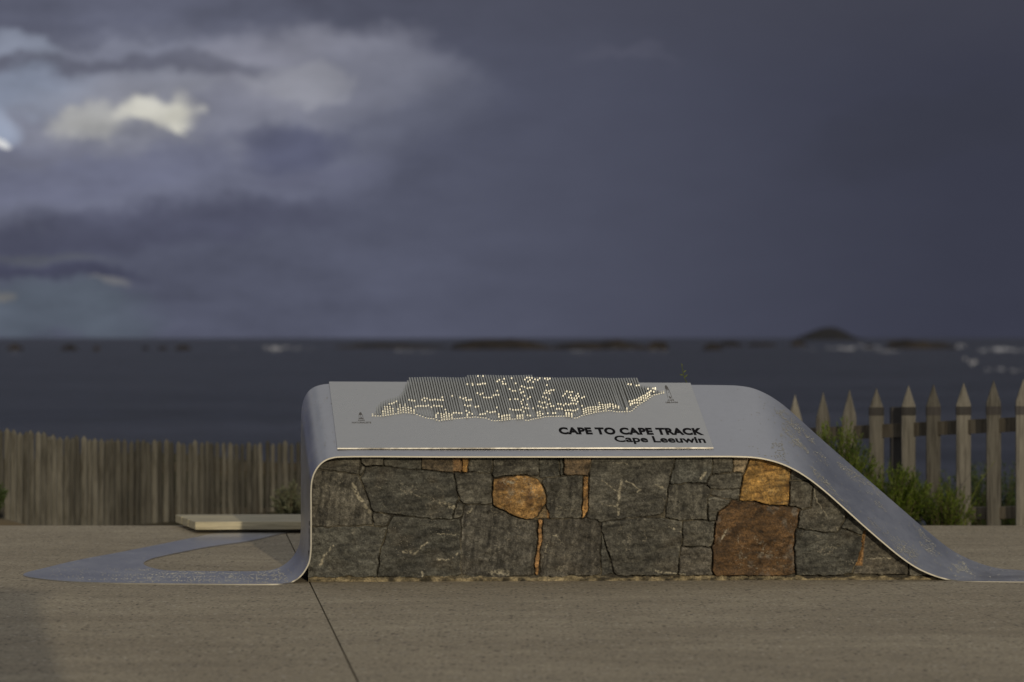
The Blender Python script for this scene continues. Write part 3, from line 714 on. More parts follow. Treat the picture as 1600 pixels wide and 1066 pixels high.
# relief map of upright fins
def relief():
    z1 = lambda L: [(570 + a / 8, 575 + b / 8) for a, b in L]
    z2 = lambda L: [(740 + a / 8, 575 + b / 8) for a, b in L]
    z3 = lambda L: [(900 + a / 7.27, 575 + b / 7.27) for a, b in L]
    coast = z1([(85,605),(200,605),(235,602),(300,592),(480,562),(600,572),(680,602),(760,632),(860,642),(910,667),(1000,652),(1200,632),(1330,622)]) + \
            z2([(0,617),(150,632),(230,667),(330,662),(450,647),(600,637),(660,667),(700,652),(900,612),(1100,607),(1200,612),(1270,637),(1340,602)]) + \
            z3([(240,503),(380,488),(450,503),(500,503),(620,498),(700,423),(800,363),(870,313),(990,288)])
    back = [(580,649),(587,637),(595,628),(607,624),(622,619),(629,611),(634,598),(638.5,590),(726,590),(728.5,586.7),(831,586.7),(833,590),(994,591.2),(998,595),(1002,603.5),(1017,604.5),(1029,606.5),(1040,612)]
    dots = z1([(285,462),(318,455),(350,428),(383,425),(545,403),(580,410),(612,415),(712,405),(742,385),(775,390),(748,420),(812,408),(845,410),(878,403),(912,408),(942,410),(972,375),(975,410),(620,478),(652,470),(685,470),(718,470),(752,470),(785,462),(820,483),(852,480),(887,487),(920,485),(955,490),(1092,355),(1198,362),(1235,388),(1268,378),(1275,408),(1305,405),(1335,390),(1247,468),(1282,480),(1315,475),(908,560),(1008,530),(1100,555),(1133,553),(1167,558),(1202,558),(1265,540),(1298,550),(1335,568),(1285,208),(1320,205),(1355,220)]) + \
     z2([(30,215),(60,215),(92,205),(123,205),(25,322),(62,340),(95,328),(22,480),(57,487),(38,90),(105,100),(285,292),(105,378),(137,380),(170,380),(203,378),(235,352),(265,345),(297,345),(285,175),(315,155),(375,140),(350,178),(358,203),(388,203),(462,132),(512,197),(440,268),(478,290),(512,290),(565,275),(597,235),(628,245),(572,315),(603,305),(667,262),(697,255),(730,255),(617,355),(653,380),(688,372),(462,397),(497,393),(530,395),(598,405),(572,428),(608,452),(648,465),(655,130),(690,130),(722,135),(632,153),(662,180),(695,160),(757,152),(735,185),(790,160),(813,130),(882,140),(907,108),(940,112),(915,150),(905,222),(892,292),(925,297),(957,285),(990,283),(873,325),(902,318),(935,325),(850,370),(885,382),(922,402),(800,432),(838,445),(870,440),(902,448),(940,455),(1153,297),(1187,307),(1220,305),(1130,328),(1103,352),(1198,345),(1173,372),(1210,380),(1293,330),(1270,355),(1298,362),(1243,385),(1272,385),(1218,410),(1250,408),(1283,415),(1338,382),(1368,370),(1037,455),(1068,458),(1133,452),(1105,472),(1170,462),(1200,450),(1230,450),(1265,455),(620,495),(655,508),(687,512),(720,495),(752,498),(783,485),(818,493),(850,493),(887,503),(945,487),(978,483),(1018,505),(1050,503),(1083,505),(458,508),(495,518),(528,528),(563,528),(597,528),(632,540),(292,503),(165,538),(205,550),(237,545),(268,540),(75,575),(108,570),(140,565),(1125,538),(1155,532),(1190,532),(1220,528),(1253,525),(1283,508),(1338,480),(870,568),(902,560),(967,560),(1000,557),(680,585),(712,590)]) + \
     z3([(797,245),(850,255),(877,240),(905,235),(877,265),(905,270),(675,208),(700,205),(600,190),(625,195),(500,490),(620,485),(955,275)])
    bars = z1([(235,520),(235,600),(267,470),(267,590),(300,470),(300,590),(330,470),(330,580),(363,490),(363,570),(397,490),(397,560),(430,440),(430,555),(462,475),(462,555),(495,435),(495,555),(528,470),(528,560),(560,480),(560,540),(595,510),(595,565),(875,575),(875,620),(945,560),(945,655),(978,565),(978,650),(1010,540),(1010,645),(1045,555),(1045,640),(1075,560),(1075,640),(1240,590),(1240,625),(1272,585),(1272,625)]) + \
     z2([(318,560),(318,615),(352,585),(352,640),(385,570),(385,650),(418,565),(418,640),(450,565),(450,640),(545,580),(545,625),(577,580),(577,625),(610,570),(610,625),(808,535),(808,600),(840,530),(840,600),(1170,575),(1170,625),(1202,570),(1202,610),(1235,565),(1235,615),(1355,500),(1355,570),(1388,490),(1388,560),(1418,480),(1418,560),(1450,475),(1450,545),(1480,470),(1480,550),(1510,470),(1510,540)]) + \
     z3([(208,455),(208,485),(240,430),(240,480),(265,380),(265,460),(292,400),(292,480),(320,405),(320,470),(347,400),(347,450),(375,395),(375,440),(405,395),(405,460),(433,420),(433,450),(463,425),(463,460),(530,450),(530,485),(558,450),(558,480),(592,365),(592,400),(600,400),(600,430),(625,360),(625,410),(653,345),(653,400),(680,340),(680,400),(707,325),(707,395),(733,320),(733,365),(757,300),(757,370),(780,295),(780,350),(803,270),(803,330),(828,262),(828,310)])
    cu = np.array([uv(*p, HP) for p in coast]); bu = np.array([uv(*p, HP + .024) for p in back])
    bu = bu[np.argsort(bu[:, 0])]
    pitch = .01645; u0 = cu[0, 0] + .002; nf = int((cu[-1, 0] - u0) / pitch) + 1; wf = pitch * .54
    ev = {i: [] for i in range(nf)}
    for p in dots:
        q = uv(*p, HP + .018); i = int(round((q[0] - u0) / pitch))
        if 0 <= i < nf: ev[i].append((q[1], q[1], .0092))
    for k in range(0, len(bars), 2):
        a = uv(*bars[k + 1], HP + .008); b_ = uv(*bars[k], HP + .026); i = int(round((a[0] - u0) / pitch))
        if 0 <= i < nf: ev[i].append((a[1], max(b_[1], a[1]), .018))
    mb = MB(); inked = []
    for i in range(nf):
        u = u0 + i * pitch; vc = np.interp(u, cu[:, 0], cu[:, 1]); vb = np.interp(u, bu[:, 0], bu[:, 1])
        if vb < vc + .012: vb = vc + .012
        hb = .026 + .0015 * math.sin(i * .31)
        pts = [(vc, 0), (vc, .005)]; h = .005; vcur = vc
        for v0, v1, rise in sorted(ev[i]):
            bar = v1 > v0 + .004
            if bar and v0 < vcur + .002: v0 = vcur + .002; v1 = max(v1, v0 + .008)
            if (not bar and v0 < vcur + .004) or v1 > vb - .002:
                if v1 > vb - .002 and v0 > vcur + .01: v0 = v1 = vb - .006
                else: continue
            if v1 > v0 + .004:      # a staircase of steps
                top = hb
                n = max(2, int((v1 - v0) / .011)); 
                lo = min(h, .009)
                pts.append((v0, lo)); 
                for s in range(n):
                    hh = lo + (top - lo) * (s + 1) / n; vs = v0 + (v1 - v0) * s / n
                    pts.append((vs + .0006, hh)); pts.append((v0 + (v1 - v0) * (s + 1) / n, hh - .0006))
                h = top; vcur = v1
            else:
                top = min(hb, max(h, .010) + rise) if h < .014 else hb
                lo = top - rise
                g = min(.02, (v0 - vcur) * .6)
                pts.append((v0 - g, h)); pts.append((v0, lo)); pts.append((v0 + .0006, top)); h = top; vcur = v0 + .0006
        pts.append((min(vb, vcur + (vb - vcur) * .5), hb if h > .012 else (h + hb) / 2)); pts.append((vb, hb if vb - vc > .05 else max(h, .008))); pts.append((vb, 0))
        a = [W3(u, v, HP + hh) for v, hh in pts]; b_ = [W3(u + wf, v, HP + hh) for v, hh in pts]
        n = len(pts)
        base_a = [W3(u, v, HP) for v, hh in pts]; base_b = [W3(u + wf, v, HP) for v, hh in pts]
        V4 = a + b_ + base_a + base_b; f = []
        for j in range(n - 1):
            f.append((j, j + n, j + 1 + n, j + 1))
            f.append((j, j + 1, j + 1 + 2 * n, j + 2 * n)); f.append((j + n, j + 3 * n, j + 1 + 3 * n, j + 1 + n))
        mb.add(V4, f)
        # drilled track dot near the coast
        q = W3(u + wf * .5, vc, HP + .0); zc = HP + .0105
        r = .0026
        vd = vc + .006 if not (ev[i] and sorted(ev[i])[0][1] > sorted(ev[i])[0][0] + .004) else vc - .0008
        cp = W3(u + wf * .5, vd, zc)
        k0 = len(mb.f); mb.add([(cp[0] + r * math.cos(t_) , cp[1] - .0006, cp[2] + r * math.sin(t_)) for t_ in [k_ * math.pi / 3 for k_ in range(6)]] +
               [(cp[0] + r * math.cos(t_) , cp[1] + .003, cp[2] + r * math.sin(t_)) for t_ in [k_ * math.pi / 3 for k_ in range(6)]],
               [(5, 4, 3, 2, 1, 0)] + [(k_, (k_ + 1) % 6, (k_ + 1) % 6 + 6, k_ + 6) for k_ in range(6)])
        inked += range(k0, len(mb.f))
    o = mb.build('relief_map', M_FIN, PANEL); o.data.materials.append(M_INK)
    for k_ in inked: o.data.polygons[k_].material_index = 1
relief()

def text_mesh(name, body, bl, br, top_y, bold, mat, sx=1.0, asc='C', space=1.0):
    """bl, br: survey points of the baseline ends; top_y: y of the cap height at the left end"""
    cu = bpy.data.curves.new('t', 'FONT'); cu.body = body; cu.size = 1; cu.offset = bold; cu.resolution_u = 4; cu.space_character = space
    o = bpy.data.objects.new('t', cu); COL.objects.link(o); dg = bpy.context.evaluated_depsgraph_get(); dg.update()
    me = bpy.data.meshes.new_from_object(o.evaluated_get(dg)); COL.objects.unlink(o)
    P = np.array([v.co[:] for v in me.vertices]); faces = [tuple(p.vertices) for p in me.polygons]
    x0, x1 = P[:, 0].min(), P[:, 0].max(); cap = .729
    a = uv(*bl, HP); b_ = uv(*br, HP); c = uv(bl[0], top_y, HP)
    hc = c[1] - a[1]
    def mp(p, h):
        t = (p[0] - x0) / (x1 - x0); q = a * (1 - t) + b_ * t
        return W3(q[0], q[1] + p[1] / cap * hc, HP + h)
    n = len(P)
    edges = {}
    for f in faces:
        for i in range(len(f)):
            e = (f[i], f[(i + 1) % len(f)]); edges[e] = edges.get(e, 0) + 1
    V_ = [mp(p, .0012) for p in P] + [mp(p, 0) for p in P]
    ff_ = list(faces) + [(e[1], e[0], e[0] + n, e[1] + n) for e in edges if (e[1], e[0]) not in edges]
    bpy.data.objects.remove(o); 
    return mesh_obj(name, V_, ff_, mat, PANEL)
text_mesh('heading_lettering', 'CAPE TO CAPE TRACK', (874.5, 678), (1100, 679.3), 668.0, .05, M_INK, space=1.05)
text_mesh('place_lettering', 'Cape Leeuwin', (961.5, 690.3), (1103.5, 692), 680.8, .027, M_INK)
text_mesh('small_caption', 'CAPE', (559.5, 658), (570, 658), 656, .012, M_ICON)
text_mesh('small_caption', 'NATURALISTE', (550, 661.6), (580, 661.6), 659.4, .012, M_ICON)
text_mesh('small_caption', 'CAPE', (1043.5, 626.4), (1053.5, 626.4), 624.4, .012, M_ICON)
text_mesh('small_caption', 'LEEUWIN', (1040.5, 630), (1059.5, 630), 627.8, .012, M_ICON)
def icon(strips, name='lighthouse_symbol'):
    mb = MB()
    for pl in strips:
        q = [W3(*uv(*p, HP), HP) for p in pl]; n = len(q)
        mb.add([p + ZZ * .0012 for p in q] + [p + ZZ * .0002 for p in q], [tuple(range(n))] + [(i, (i + 1) % n, (i + 1) % n + n, i + n) for i in range(n)])
    mb.build(name, M_ICON, PANEL)
def ln(a, b_, w=.6):
    dx, dy = b_[0] - a[0], b_[1] - a[1]; l = math.hypot(dx, dy); nx, ny = -dy / l * w / 2, dx / l * w / 2
    return [(a[0] + nx, a[1] + ny), (b_[0] + nx, b_[1] + ny), (b_[0] - nx, b_[1] - ny), (a[0] - nx, a[1] - ny)]
icon([[(560.6, 648.4), (561.3, 645.8), (563, 644.2), (564.8, 645.6), (565.9, 648.4)], ln((560.8, 648.6), (561.2, 654), .6), ln((566.3, 648.2), (567.3, 654), .6),
      ln((563.4, 648.6), (564.2, 654), .5), ln((560.3, 654.2), (568, 654.2), .9), [(562.8, 654), (564.3, 651.6), (565.6, 654)]])
icon([[(1039, 606.5), (1038.8, 603.6), (1040, 602), (1042, 603.4), (1044.4, 607), (1044.6, 608), (1040, 608)], ln((1040, 609.3), (1045.6, 609.3), .8), ln((1040.6, 609.6), (1043.8, 622), .5),
      ln((1045.4, 609.6), (1050.4, 623), .6), [(1045, 619), (1048.3, 621), (1048.6, 622.8), (1046.3, 622.8)], ln((1044, 613), (1045, 613), .8)])

# ---------------------------------------------------------------- bench
BE = empty('timber_bench', (-1.5, 18.3, 0)); tag(BE, 'low pale timber slatted bench behind the left leg of the monument', 'bench')
zt, zb = .092, .030
nl = ground_pt(305, 815.5, zt); fl = ground_pt(274, 804.5, zt); fl_y = nl[1] + .76
fl = ((274 - CX) * fl_y / F, fl_y)
XR = .1
for k in range(3):
    a = k / 3 + (.02 if k else 0); b_ = (k + 1) / 3 - (.02 if k < 2 else 0)
    la = (nl[0] + (fl[0] - nl[0]) * a, nl[1] + (fl_y - nl[1]) * a); lb = (nl[0] + (fl[0] - nl[0]) * b_, nl[1] + (fl_y - nl[1]) * b_)
    sl = .10                                     # far end sits slightly deeper
    ra = (XR, la[1] + sl * 1.1); rb = (XR, lb[1] + sl * 1.1)
    p = [la, ra, rb, lb]
    m_ = MB(); m_.box8([(*q, zb) for q in p] + [(*q, zt) for q in p]); o = m_.build('seat_slat', M_BENCH, BE); bevel(o, .006, 3)
m_ = MB(); m_.box(-1.9, .0, 18.75, 19.0, 0, .028); m_.build('bench_base', M_DARK, BE)

# ---------------------------------------------------------------- fences
def picket(name, X, Y, w, t, z0, z1, tip, mat, parent, band=None, lean=0.0, ang=0.0, rough=.0):
    prof = [(-.5, .5), (-.5, -.1), (-.30, -.5), (.30, -.5), (.5, -.1), (.5, .5)]
    zs = [z0, z1 - tip * 1.02]; rows = []
    ca, sa = math.cos(ang), math.sin(ang)
    def row(zv, s):
        r = []
        for a, b_ in prof:
            dx, dy = a * w * s, b_ * t * (s * .7 + .3); r.append((X + dx * ca - dy * sa + lean * (zv - z0), Y + dx * sa + dy * ca, zv))
        return r
    lv = [(z0, 1), (z1 - tip, 1), (z1 - tip * .96, .97), (z1 - tip * .5, .52), (z1 - tip * .04, .06), (z1, .02)]
    v = []; f = []; n = len(prof)
    for zv, s in lv: v += row(zv, s)
    for i in range(len(lv) - 1):
        for j in range(n): k = (j + 1) % n; f.append((i * n + j, i * n + k, (i + 1) * n + k, (i + 1) * n + j))
    f.append(tuple(range((len(lv) - 1) * n, len(lv) * n))); f.append(tuple(range(n - 1, -1, -1)))
    o = mesh_obj(name, v, f, mat, parent)
    if band:
        zb_, zt_ = band; vb = []
        for zv in (zb_, zt_):
            for a, b_ in prof:
                dx, dy = a * (w + .005), b_ * (t + .005); vb.append((X + dx * ca - dy * sa + lean * (zv - z0), Y + dx * sa + dy * ca, zv))
        fb = [(j, (j + 1) % n, (j + 1) % n + n, j + n) for j in range(n)] + [tuple(range(n, 2 * n)), tuple(range(n - 1, -1, -1))]
        mesh_obj('dark_band', vb, fb, M_BAND, o)  # darker band wrapped round the pale below its tip
    return o
FE = empty('picket_fence', (4.0, 20.5, -.2)); tag(FE, 'grey picket fence of wide pointed pales behind the green shrub on the right', 'fence')
rp = [(1076,634),(1118,630),(1160,625.5),(1201,620.5),(1243,616.5),(1285.5,612.8),(1326.5,609),(1370,606.5),(1420,602),(1458.5,600.6),(1505.7,598),(1553.3,594.5),(1599.5,592),(1648,589),(1698,586),(1750,583),(1803,580)]
def DR(px): return 21.9 - (px - 1243) * 2.1 / 355
for i, (px, ty) in enumerate(rp):
    D = DR(px) + random.uniform(-.01, .01); p = at(px, ty, D); w = .124 + random.uniform(-.004, .004)
    band = None
    if 1350 < px: band = (at(px, 649.5 - (px - 1370) * .006, D)[2], at(px, 636.5 - (px - 1370) * .008, D)[2])
    tip = .185 if px > 1340 else .24
    picket('picket', p[0], D, w, .035, -.30, p[2], tip, M_PICK, FE, band, random.uniform(-.004, .004), .08)
def rail(name, pts, hgt, th, mat, parent):
    v = []; f = []
    for X, Y, Z in pts: v += [(X, Y, Z - hgt / 2), (X, Y + th, Z - hgt / 2), (X, Y + th, Z + hgt / 2), (X, Y, Z + hgt / 2)]
    for i in range(len(pts) - 1):
        for j in range(4): k = (j + 1) % 4; f.append((i * 4 + j, i * 4 + k, i * 4 + 4 + k, i * 4 + 4 + j))
    f += [(3, 2, 1, 0), tuple(len(v) - 4 + i for i in range(4))]
    return mesh_obj(name, v, f, mat, parent)
M_RAIL = mat_wood('rail_wood', (.080, .068, .052), (.14, .122, .095), (.18, .16, .13))[0]
rail('rail', [tuple(np.array(at(px, 673.5 - (px - 1385) * .05, DR(px) + .03))) for px in range(1060, 1841, 60)], .118, .05, M_RAIL, FE)
rail('rail', [tuple(np.array(at(px, 805 - (px - 1385) * .02, DR(px) + .03))) for px in range(1060, 1841, 60)], .10, .05, M_RAIL, FE)
for px, ty in ((1403.5, 636), (1150, 660), (1660, 622)):
    p = at(px, ty, DR(px) + .13); m_ = MB(); m_.box(p[0] - .065, p[0] + .065, p[1] - .045, p[1] + .065, -.32, p[2]); o = m_.build('post', M_BAND, FE); bevel(o, .008, 1)

FL = empty('paling_fence', (-3.0, 24, -.2)); tag(FL, 'long weathered fence of narrow close set palings behind the bench on the left', 'fence')
px = -62.0; i = 0
rl = random.Random(3)
ang_l = math.atan2(4.2, -4.0)
cnt = 0
while px < 640 and cnt < 98:
    t = (px + 60) / 700; D = 21.8 + 4.6 * max(px, -60) / 470
    D = 22.0 + (px / 470) * 4.0
    ty = float(np.interp(px, [-60, 0, 60, 130, 250, 350, 450, 640], [655, 667, 676, 683, 688, 691, 690, 690])) + rl.uniform(-3, 3)
    w = (.052 if px > 250 else .056) * rl.uniform(.85, 1.15)
    p = at(px, ty, D)
    step = float(np.interp(px, [0, 250, 470], [9.2, 9.0, 9.6]))
    pk = picket('paling', p[0], D + rl.uniform(-.015, .015), w, .03, -.35, p[2], .04, M_PICKL, FL, None, rl.uniform(-.012, .012), rl.uniform(-.1, .1))
    px += step * rl.uniform(.88, 1.12) if px > 0 else 9; cnt += 1
def DL(px): return 22.0 + (px / 470) * 4.0
for yy_, nm in ((730, 'rail'), (800, 'rail')):
    rail(nm, [at(px, yy_ - 6 * (px < 100), DL(px) + .035) for px in range(-60, 661, 80)], .09, .04, M_RAIL, FL)
for px in (20, 210, 400, 560):
    p = at(px, 705, DL(px) + .1); m_ = MB(); m_.box(p[0] - .05, p[0] + .05, p[1], p[1] + .1, -.35, p[2]); m_.build('post', M_RAIL, FL)

# ---------------------------------------------------------------- unseen hut added behind the camera to shade the near left paving
HU = empty('added_shade_hut', (-3.0, -3.8, 0)); tag(HU, 'plain hut added out of view behind the viewpoint to shade the near paving', 'hut')
hx0, hx1, hy0, hy1 = -7.2, .80, -6.5, -1.2
M_HUT = principled('added_hut_white', (.62, .60, .55), .7)[0]
m_ = MB(); m_.box(hx0, hx1, hy0, hy1, 0, 3.6)
m_.build('wall', M_HUT, HU)  # body of the added hut, blocks the sun from out of view
m_ = MB(); e_ = .25; m_.add([(hx0 - e_, hy0 - e_, 3.6), (hx1 + .05, hy0 - e_, 3.6), (hx1 + .05, hy1 + e_, 3.6), (hx0 - e_, hy1 + e_, 3.6), (hx0 + 2, -3.8, 4.5), (hx1 - .6, -3.8, 4.5)], [(3, 2, 1, 0), (0, 1, 5, 4), (1, 2, 5), (2, 3, 4, 5), (3, 0, 4)])
m_.build('roof', M_DARK, HU)
m_ = MB(); m_.box(-1.2, -.2, hy1, hy1 + .04, .02, 2.1); d_ = m_.build('door', M_RAIL, HU)  # door and windows only dress the added hut
m_ = MB(); m_.box(-.36, -.28, hy1 + .04, hy1 + .09, 1.0, 1.06); m_.build('handle', M_BEAD, d_)
for wx in (-5.8, -3.4):
    m_ = MB(); m_.box(wx, wx + 1.1, hy1, hy1 + .03, 1.0, 2.1); w_ = m_.build('window', M_DARK, HU)
    m_ = MB(); m_.box(wx - .06, wx + 1.16, hy1, hy1 + .07, .93, 1.0); m_.build('sill', M_HUT, w_)

# ---------------------------------------------------------------- plants
def shrub(name, label, base, rad, hgt, nst, nlf, ll, lw, mat, seed, up=.8, cat='shrub', group=None, lean=(0, 0)):
    rng = np.random.default_rng(seed); root = empty(name, base); tag(root, label, cat, group)
    V_ = []; Fq = []; sv = []; sf = []; bx, by, bz = base; k = 0
    for s in range(nst):
        th = rng.uniform(0, 2 * math.pi); r0 = rad * .35 * math.sqrt(rng.random()); out = rad * rng.uniform(.1, 1.0) ** .7
        L = hgt * rng.uniform(.55, 1.05) * (1 - .35 * (out / rad) ** 2)
        p0 = np.array([bx + r0 * math.cos(th), by + r0 * math.sin(th), bz])
        tip = np.array([bx + out * math.cos(th) + lean[0] * rng.random(), by + out * math.sin(th) + lean[1], bz + L])
        mid = p0 * .5 + tip * .5 + np.array([0, 0, L * .08]) + rng.normal(0, .02, 3)
        ts = np.linspace(0, 1, 7); C = np.array([(1 - t) ** 2 * p0 + 2 * t * (1 - t) * mid + t * t * tip for t in ts])
        for i in range(6):
            w0 = .004 * (1 - i / 7); a, b_ = C[i], C[i + 1]; q = len(sv)
            sv += [a + [-w0, 0, 0], a + [w0, 0, 0], b_ + [w0 * .8, 0, 0], b_ + [-w0 * .8, 0, 0], a + [0, -w0, 0], a + [0, w0, 0], b_ + [0, w0 * .8, 0], b_ + [0, -w0 * .8, 0]]
            sf += [(q, q + 1, q + 2, q + 3), (q + 4, q + 5, q + 6, q + 7)]
        for j in range(nlf):
            t = rng.uniform(.18, 1.0); c = (1 - t) ** 2 * p0 + 2 * t * (1 - t) * mid + t * t * tip
            ax = tip - p0; ax = ax / np.linalg.norm(ax); d = rng.normal(0, 1, 3); d -= ax * np.dot(d, ax); d /= np.linalg.norm(d)
            d = d * (1 - up * .6) + ax * up + rng.normal(0, .12, 3); d /= np.linalg.norm(d)
            wv = np.cross(d, rng.normal(0, 1, 3)); wv /= np.linalg.norm(wv)
            l = ll * rng.uniform(.6, 1.25); w = lw * rng.uniform(.7, 1.2) * .5
            V_ += [c, c + d * l * .45 + wv * w, c + d * l, c + d * l * .45 - wv * w]; Fq.append((k, k + 1, k + 2, k + 3)); k += 4
    mesh_obj('foliage', V_, Fq, mat, root); mesh_obj('stems', sv, sf, M_TWIG, root)
    return root
shrub('needle_shrub', 'bright green needle leaved shrub rising behind the steel slope', (2.72, 20.15, -.15), .36, .96, 230, 80, .045, .0075, M_LEAF, 1, .85)
shrub('needle_shrub', 'dense green shrub low down beside the foot of the steel slope', (3.16, 20.05, -.15), .36, .60, 200, 75, .042, .0075, M_LEAF, 2, .8)
shrub('needle_shrub', 'sparse wispy shrub in front of the widest spaced pickets', (3.58, 20.0, -.15), .30, .48, 100, 60, .035, .006, M_LEAF, 4, .75)
shrub('needle_shrub', 'tall needle shrub hidden mostly behind the monument top', (2.15, 20.3, -.15), .40, .80, 120, 60, .042, .006, M_LEAF, 14, .8)
shrub('dune_bush', 'dark green bush beyond the picket fence at the right edge', (4.65, 23.6, -.6), .75, .92, 260, 60, .05, .010, M_LEAFD, 5, .7)
shrub('dune_bush', 'dark green bush beyond the picket fence beside the sparse shrub', (3.75, 24.2, -.6), .55, .85, 200, 60, .05, .010, M_LEAFD, 6, .7)
shrub('sage_bush', 'pale sage green bush against the palings beside the steel leg', (-1.86, 20.8, -.15), .24, .42, 130, 60, .03, .011, M_SAGE, 7, .6)
shrub('dune_bush', 'dark bush at the far left end of the paling fence', (-4.62, 20.7, -.15), .28, .50, 110, 60, .045, .010, M_LEAFD, 8, .7)
def blade(name, label, pts, w, mat, parent=None, leaves=0):
    v = []; f = []
    P = catmull(np.array(pts), 6); n = len(P)
    for i, p in enumerate(P):
        ww = w * (1 - i / n * .7); v += [p + [-ww, 0, 0], p + [0, -ww, 0], p + [ww, 0, 0], p + [0, ww, 0]]
    for i in range(n - 1):
        for j in range(4): k = (j + 1) % 4; f.append((i * 4 + j, i * 4 + k, i * 4 + 4 + k, i * 4 + 4 + j))
    rng = np.random.default_rng(3)
    for i in range(leaves):
        a = P[rng.integers(2, n - 1)]; d = rng.normal(0, 1, 3) + [0, 0, .8]; d /= np.linalg.norm(d); s = np.cross(d, [0, 1, 0]); s /= np.linalg.norm(s); q = len(v)
        l = .03; v += [a, a + d * l * .5 + s * .005, a + d * l, a + d * l * .5 - s * .005]; f.append((q, q + 1, q + 2, q + 3))
    o = mesh_obj(name, v, f, mat, parent); 
    if label: tag(o, label, 'grass')
    return o
M_BLADE = mat_leaf('grass_blade', (.09, .12, .02), (.20, .22, .04))
blade('grass_stem', 'single thin green stem poking up behind the panel right corner', [(1.30,16.15,-.0),(1.26,16.15,.5),(1.20,16.15,1.13),(1.155,16.15,1.235),(1.135,16.15,1.33)], .005, M_BLADE, None, 14)
D = 19.9
blade('grass_stem', 'long thin green stem arching across the dark picket', [at(1505,830,D), at(1515,790,D), at(1530,755,D), at(1555,720,D)], .005, M_BLADE, None, 8)

# ---------------------------------------------------------------- islet, reef rocks, foam
ZS = -8.0
def rock(px0, px1, ytop, ywl, name, label, mat, seed, flat=1.0, dome=False):
    D = (H - ZS) * F / (ywl - HY); xa = (px0 - CX) * D / F; xb = (px1 - CX) * D / F
    hgt = (ywl - ytop) * D / F; cx = (xa + xb) / 2; rx = (xb - xa) / 2; ry = rx * .5
    nu, nv_ = 36, 9; v = []; f = []
    for j in range(nv_):
        ph = j / (nv_ - 1) * math.pi / 2
        for i in range(nu):
            th = i / nu * 2 * math.pi
            r = math.cos(ph); x_ = r * math.cos(th); y_ = r * math.sin(th)
            nn = float(vnoise(np.array([x_ * 3 + seed * 5.3 + 20]), np.array([y_ * 3 + seed * 2.1 + 20]), 1.0, 70, 4)[0])
            zz = (1 - r * r) ** (.5 if not dome else .85) if not dome else .5 + .5 * math.cos(math.pi * min(1, r))
            zz = zz * (1 + 1.0 * nn if not dome else 1 + .25 * nn)
            v.append((cx + x_ * rx * (1 + .25 * nn), D + ry + y_ * ry * (1 + .25 * nn), ZS - .6 + zz * (hgt + .6)))
    for j in range(nv_ - 1):
        for i in range(nu): k = (i + 1) % nu; f.append((j * nu + i, j * nu + k, (j + 1) * nu + k, (j + 1) * nu + i))
    f.append(tuple((nv_ - 1) * nu + i for i in range(nu)))
    o = mesh_obj(name, v, f, mat, None, dome)
    return o
tag(rock(1232, 1366, 511, 531.6, 'island', None, M_ISL, 1, dome=True), kind='structure')
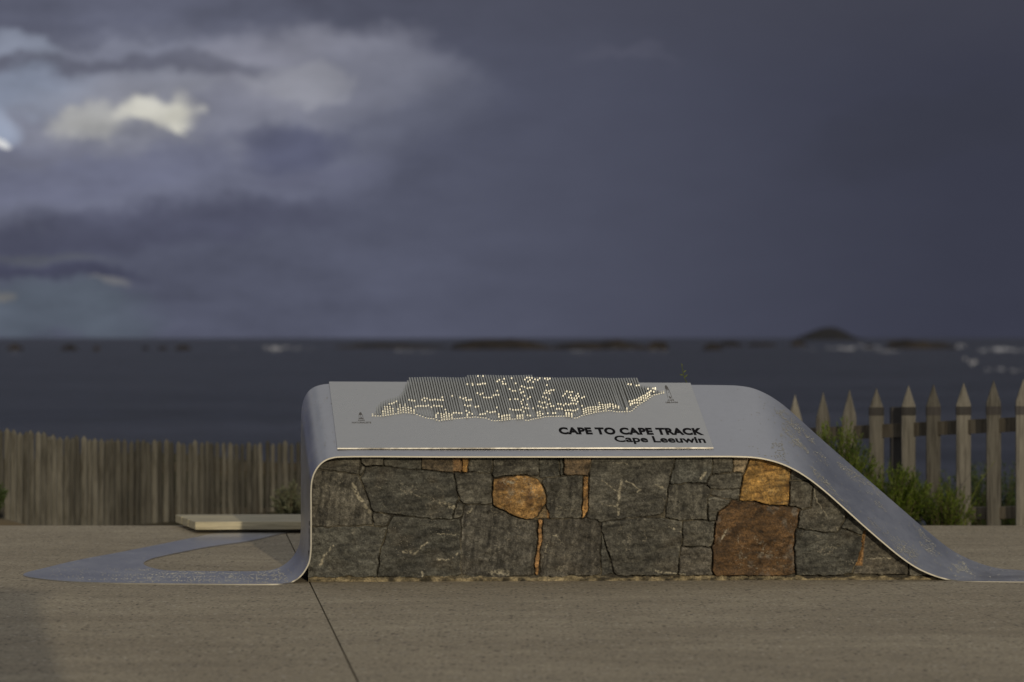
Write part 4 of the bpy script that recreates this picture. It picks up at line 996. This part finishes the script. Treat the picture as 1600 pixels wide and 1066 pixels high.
rocks = [ # x0,x1,ytop,ywaterline,label
 (1385,1500,534.5,545,'longest dark reef rock right of the domed island'),
 (1352,1366,540,544,'small dark reef rock left of the long reef at right'),
 (1235,1262,534,541,'dark reef rock below the left foot of the domed island'),
 (1098,1130,538,547,'dark reef rock left of centre between the brown reef and the island'),
 (1118,1164,533.5,541.5,'low dark reef rock right of the brown reef'),
 (1168,1215,536,541,'thin flat reef rock left of the domed island'),
 (1010,1046,535,547,'rounded brown rock at the right end of the brown reef'),
 (862,1012,534,546,'wide brown reef lying above the fins of the map'),
 (700,866,532.5,546,'long low olive reef left of the brown reef'),
 (520,705,538,544,'faint thin reef above the left part of the panel'),
 (1388,1440,531,537,'far thin reef beyond the long dark reef'),
 (272,298,540,547,'pair rock, right one, left of the white wave'),
 (246,262,541,546.5,'small low rock beside the pair of rocks'),
 (221,232,541,546.5,'small round rock in the left sea'),
 (145,156,542,548,'tiny lone rock between the left rocks'),
 (94,121,540,547.5,'dark rock second from the left edge'),
 (9,36,539,547,'dark rock nearest the left edge of the sea')]
for i, (a, b_, yt, yw, lb) in enumerate(rocks):
    tag(rock(a, b_, yt, yw, 'reef_rock', None, M_ROCK, i + 3), lb, 'rock', 'reef rocks along the horizon')
fo = MB(); rf = random.Random(9)
def foam(px, py, w, h, n):
    for _ in range(n):
        x_ = px + rf.gauss(0, w / 3); y_ = py + rf.gauss(0, h / 3); D = (H - ZS) * F / (max(y_, 534) - HY)
        X = (x_ - CX) * D / F; sx = rf.uniform(.6, 2.2) * w * .10 * D / F; hh = rf.uniform(.2, 1.0) * h * .35 * D / F; sy = sx * 2
        fo.add([(X - sx, D, ZS - .1), (X + sx, D, ZS - .1), (X + sx * .6, D + sy, ZS - .1), (X - sx * .6, D + sy, ZS - .1), (X, D + sy * .4, ZS + hh)],
               [(0, 1, 4), (1, 2, 4), (2, 3, 4), (3, 0, 4)])
for a in ((1390,549,40,3,16),(640,549,60,3,10),(900,550,50,3,10),(432,545,22,5,40),(460,545,20,3,10),(1320,545,34,5,26),(1365,543,20,4,12),(1030,548,30,3,8),(975,545,40,3,8),(1500,541,20,4,10),(1560,547,50,5,22),(1580,547,40,4,12),(1558,577,36,4,14),(1590,579,16,4,8),(1522,566,20,12,6),(365,544,10,3,4),(20,552,24,3,4),(485,546,12,3,4),(1270,546,30,3,6)):
    foam(*a)
fo = fo.build('wave_foam', M_FOAM); tag(fo, 'thin white breaking waves scattered among the reef rocks', 'foam', kind='stuff')

# sand patch at the far left
v = []; f = []
n = 24
for j in range(7):
    for i in range(n):
        th = i / n * 2 * math.pi; r = 1 - j / 6; v.append((-4.75 + .85 * r * math.cos(th), 20.4 + .7 * r * math.sin(th), -.16 + .16 * (1 - r * r) + float(vnoise(np.array([i * .7]), np.array([j * 1.0]), 1.0, 90, 2)[0]) * .03))
for j in range(6):
    for i in range(n): k = (i + 1) % n; f.append((j * n + i, j * n + k, (j + 1) * n + k, (j + 1) * n + i))
tag(mesh_obj('sand', v, f, M_SAND, None, True), kind='structure')
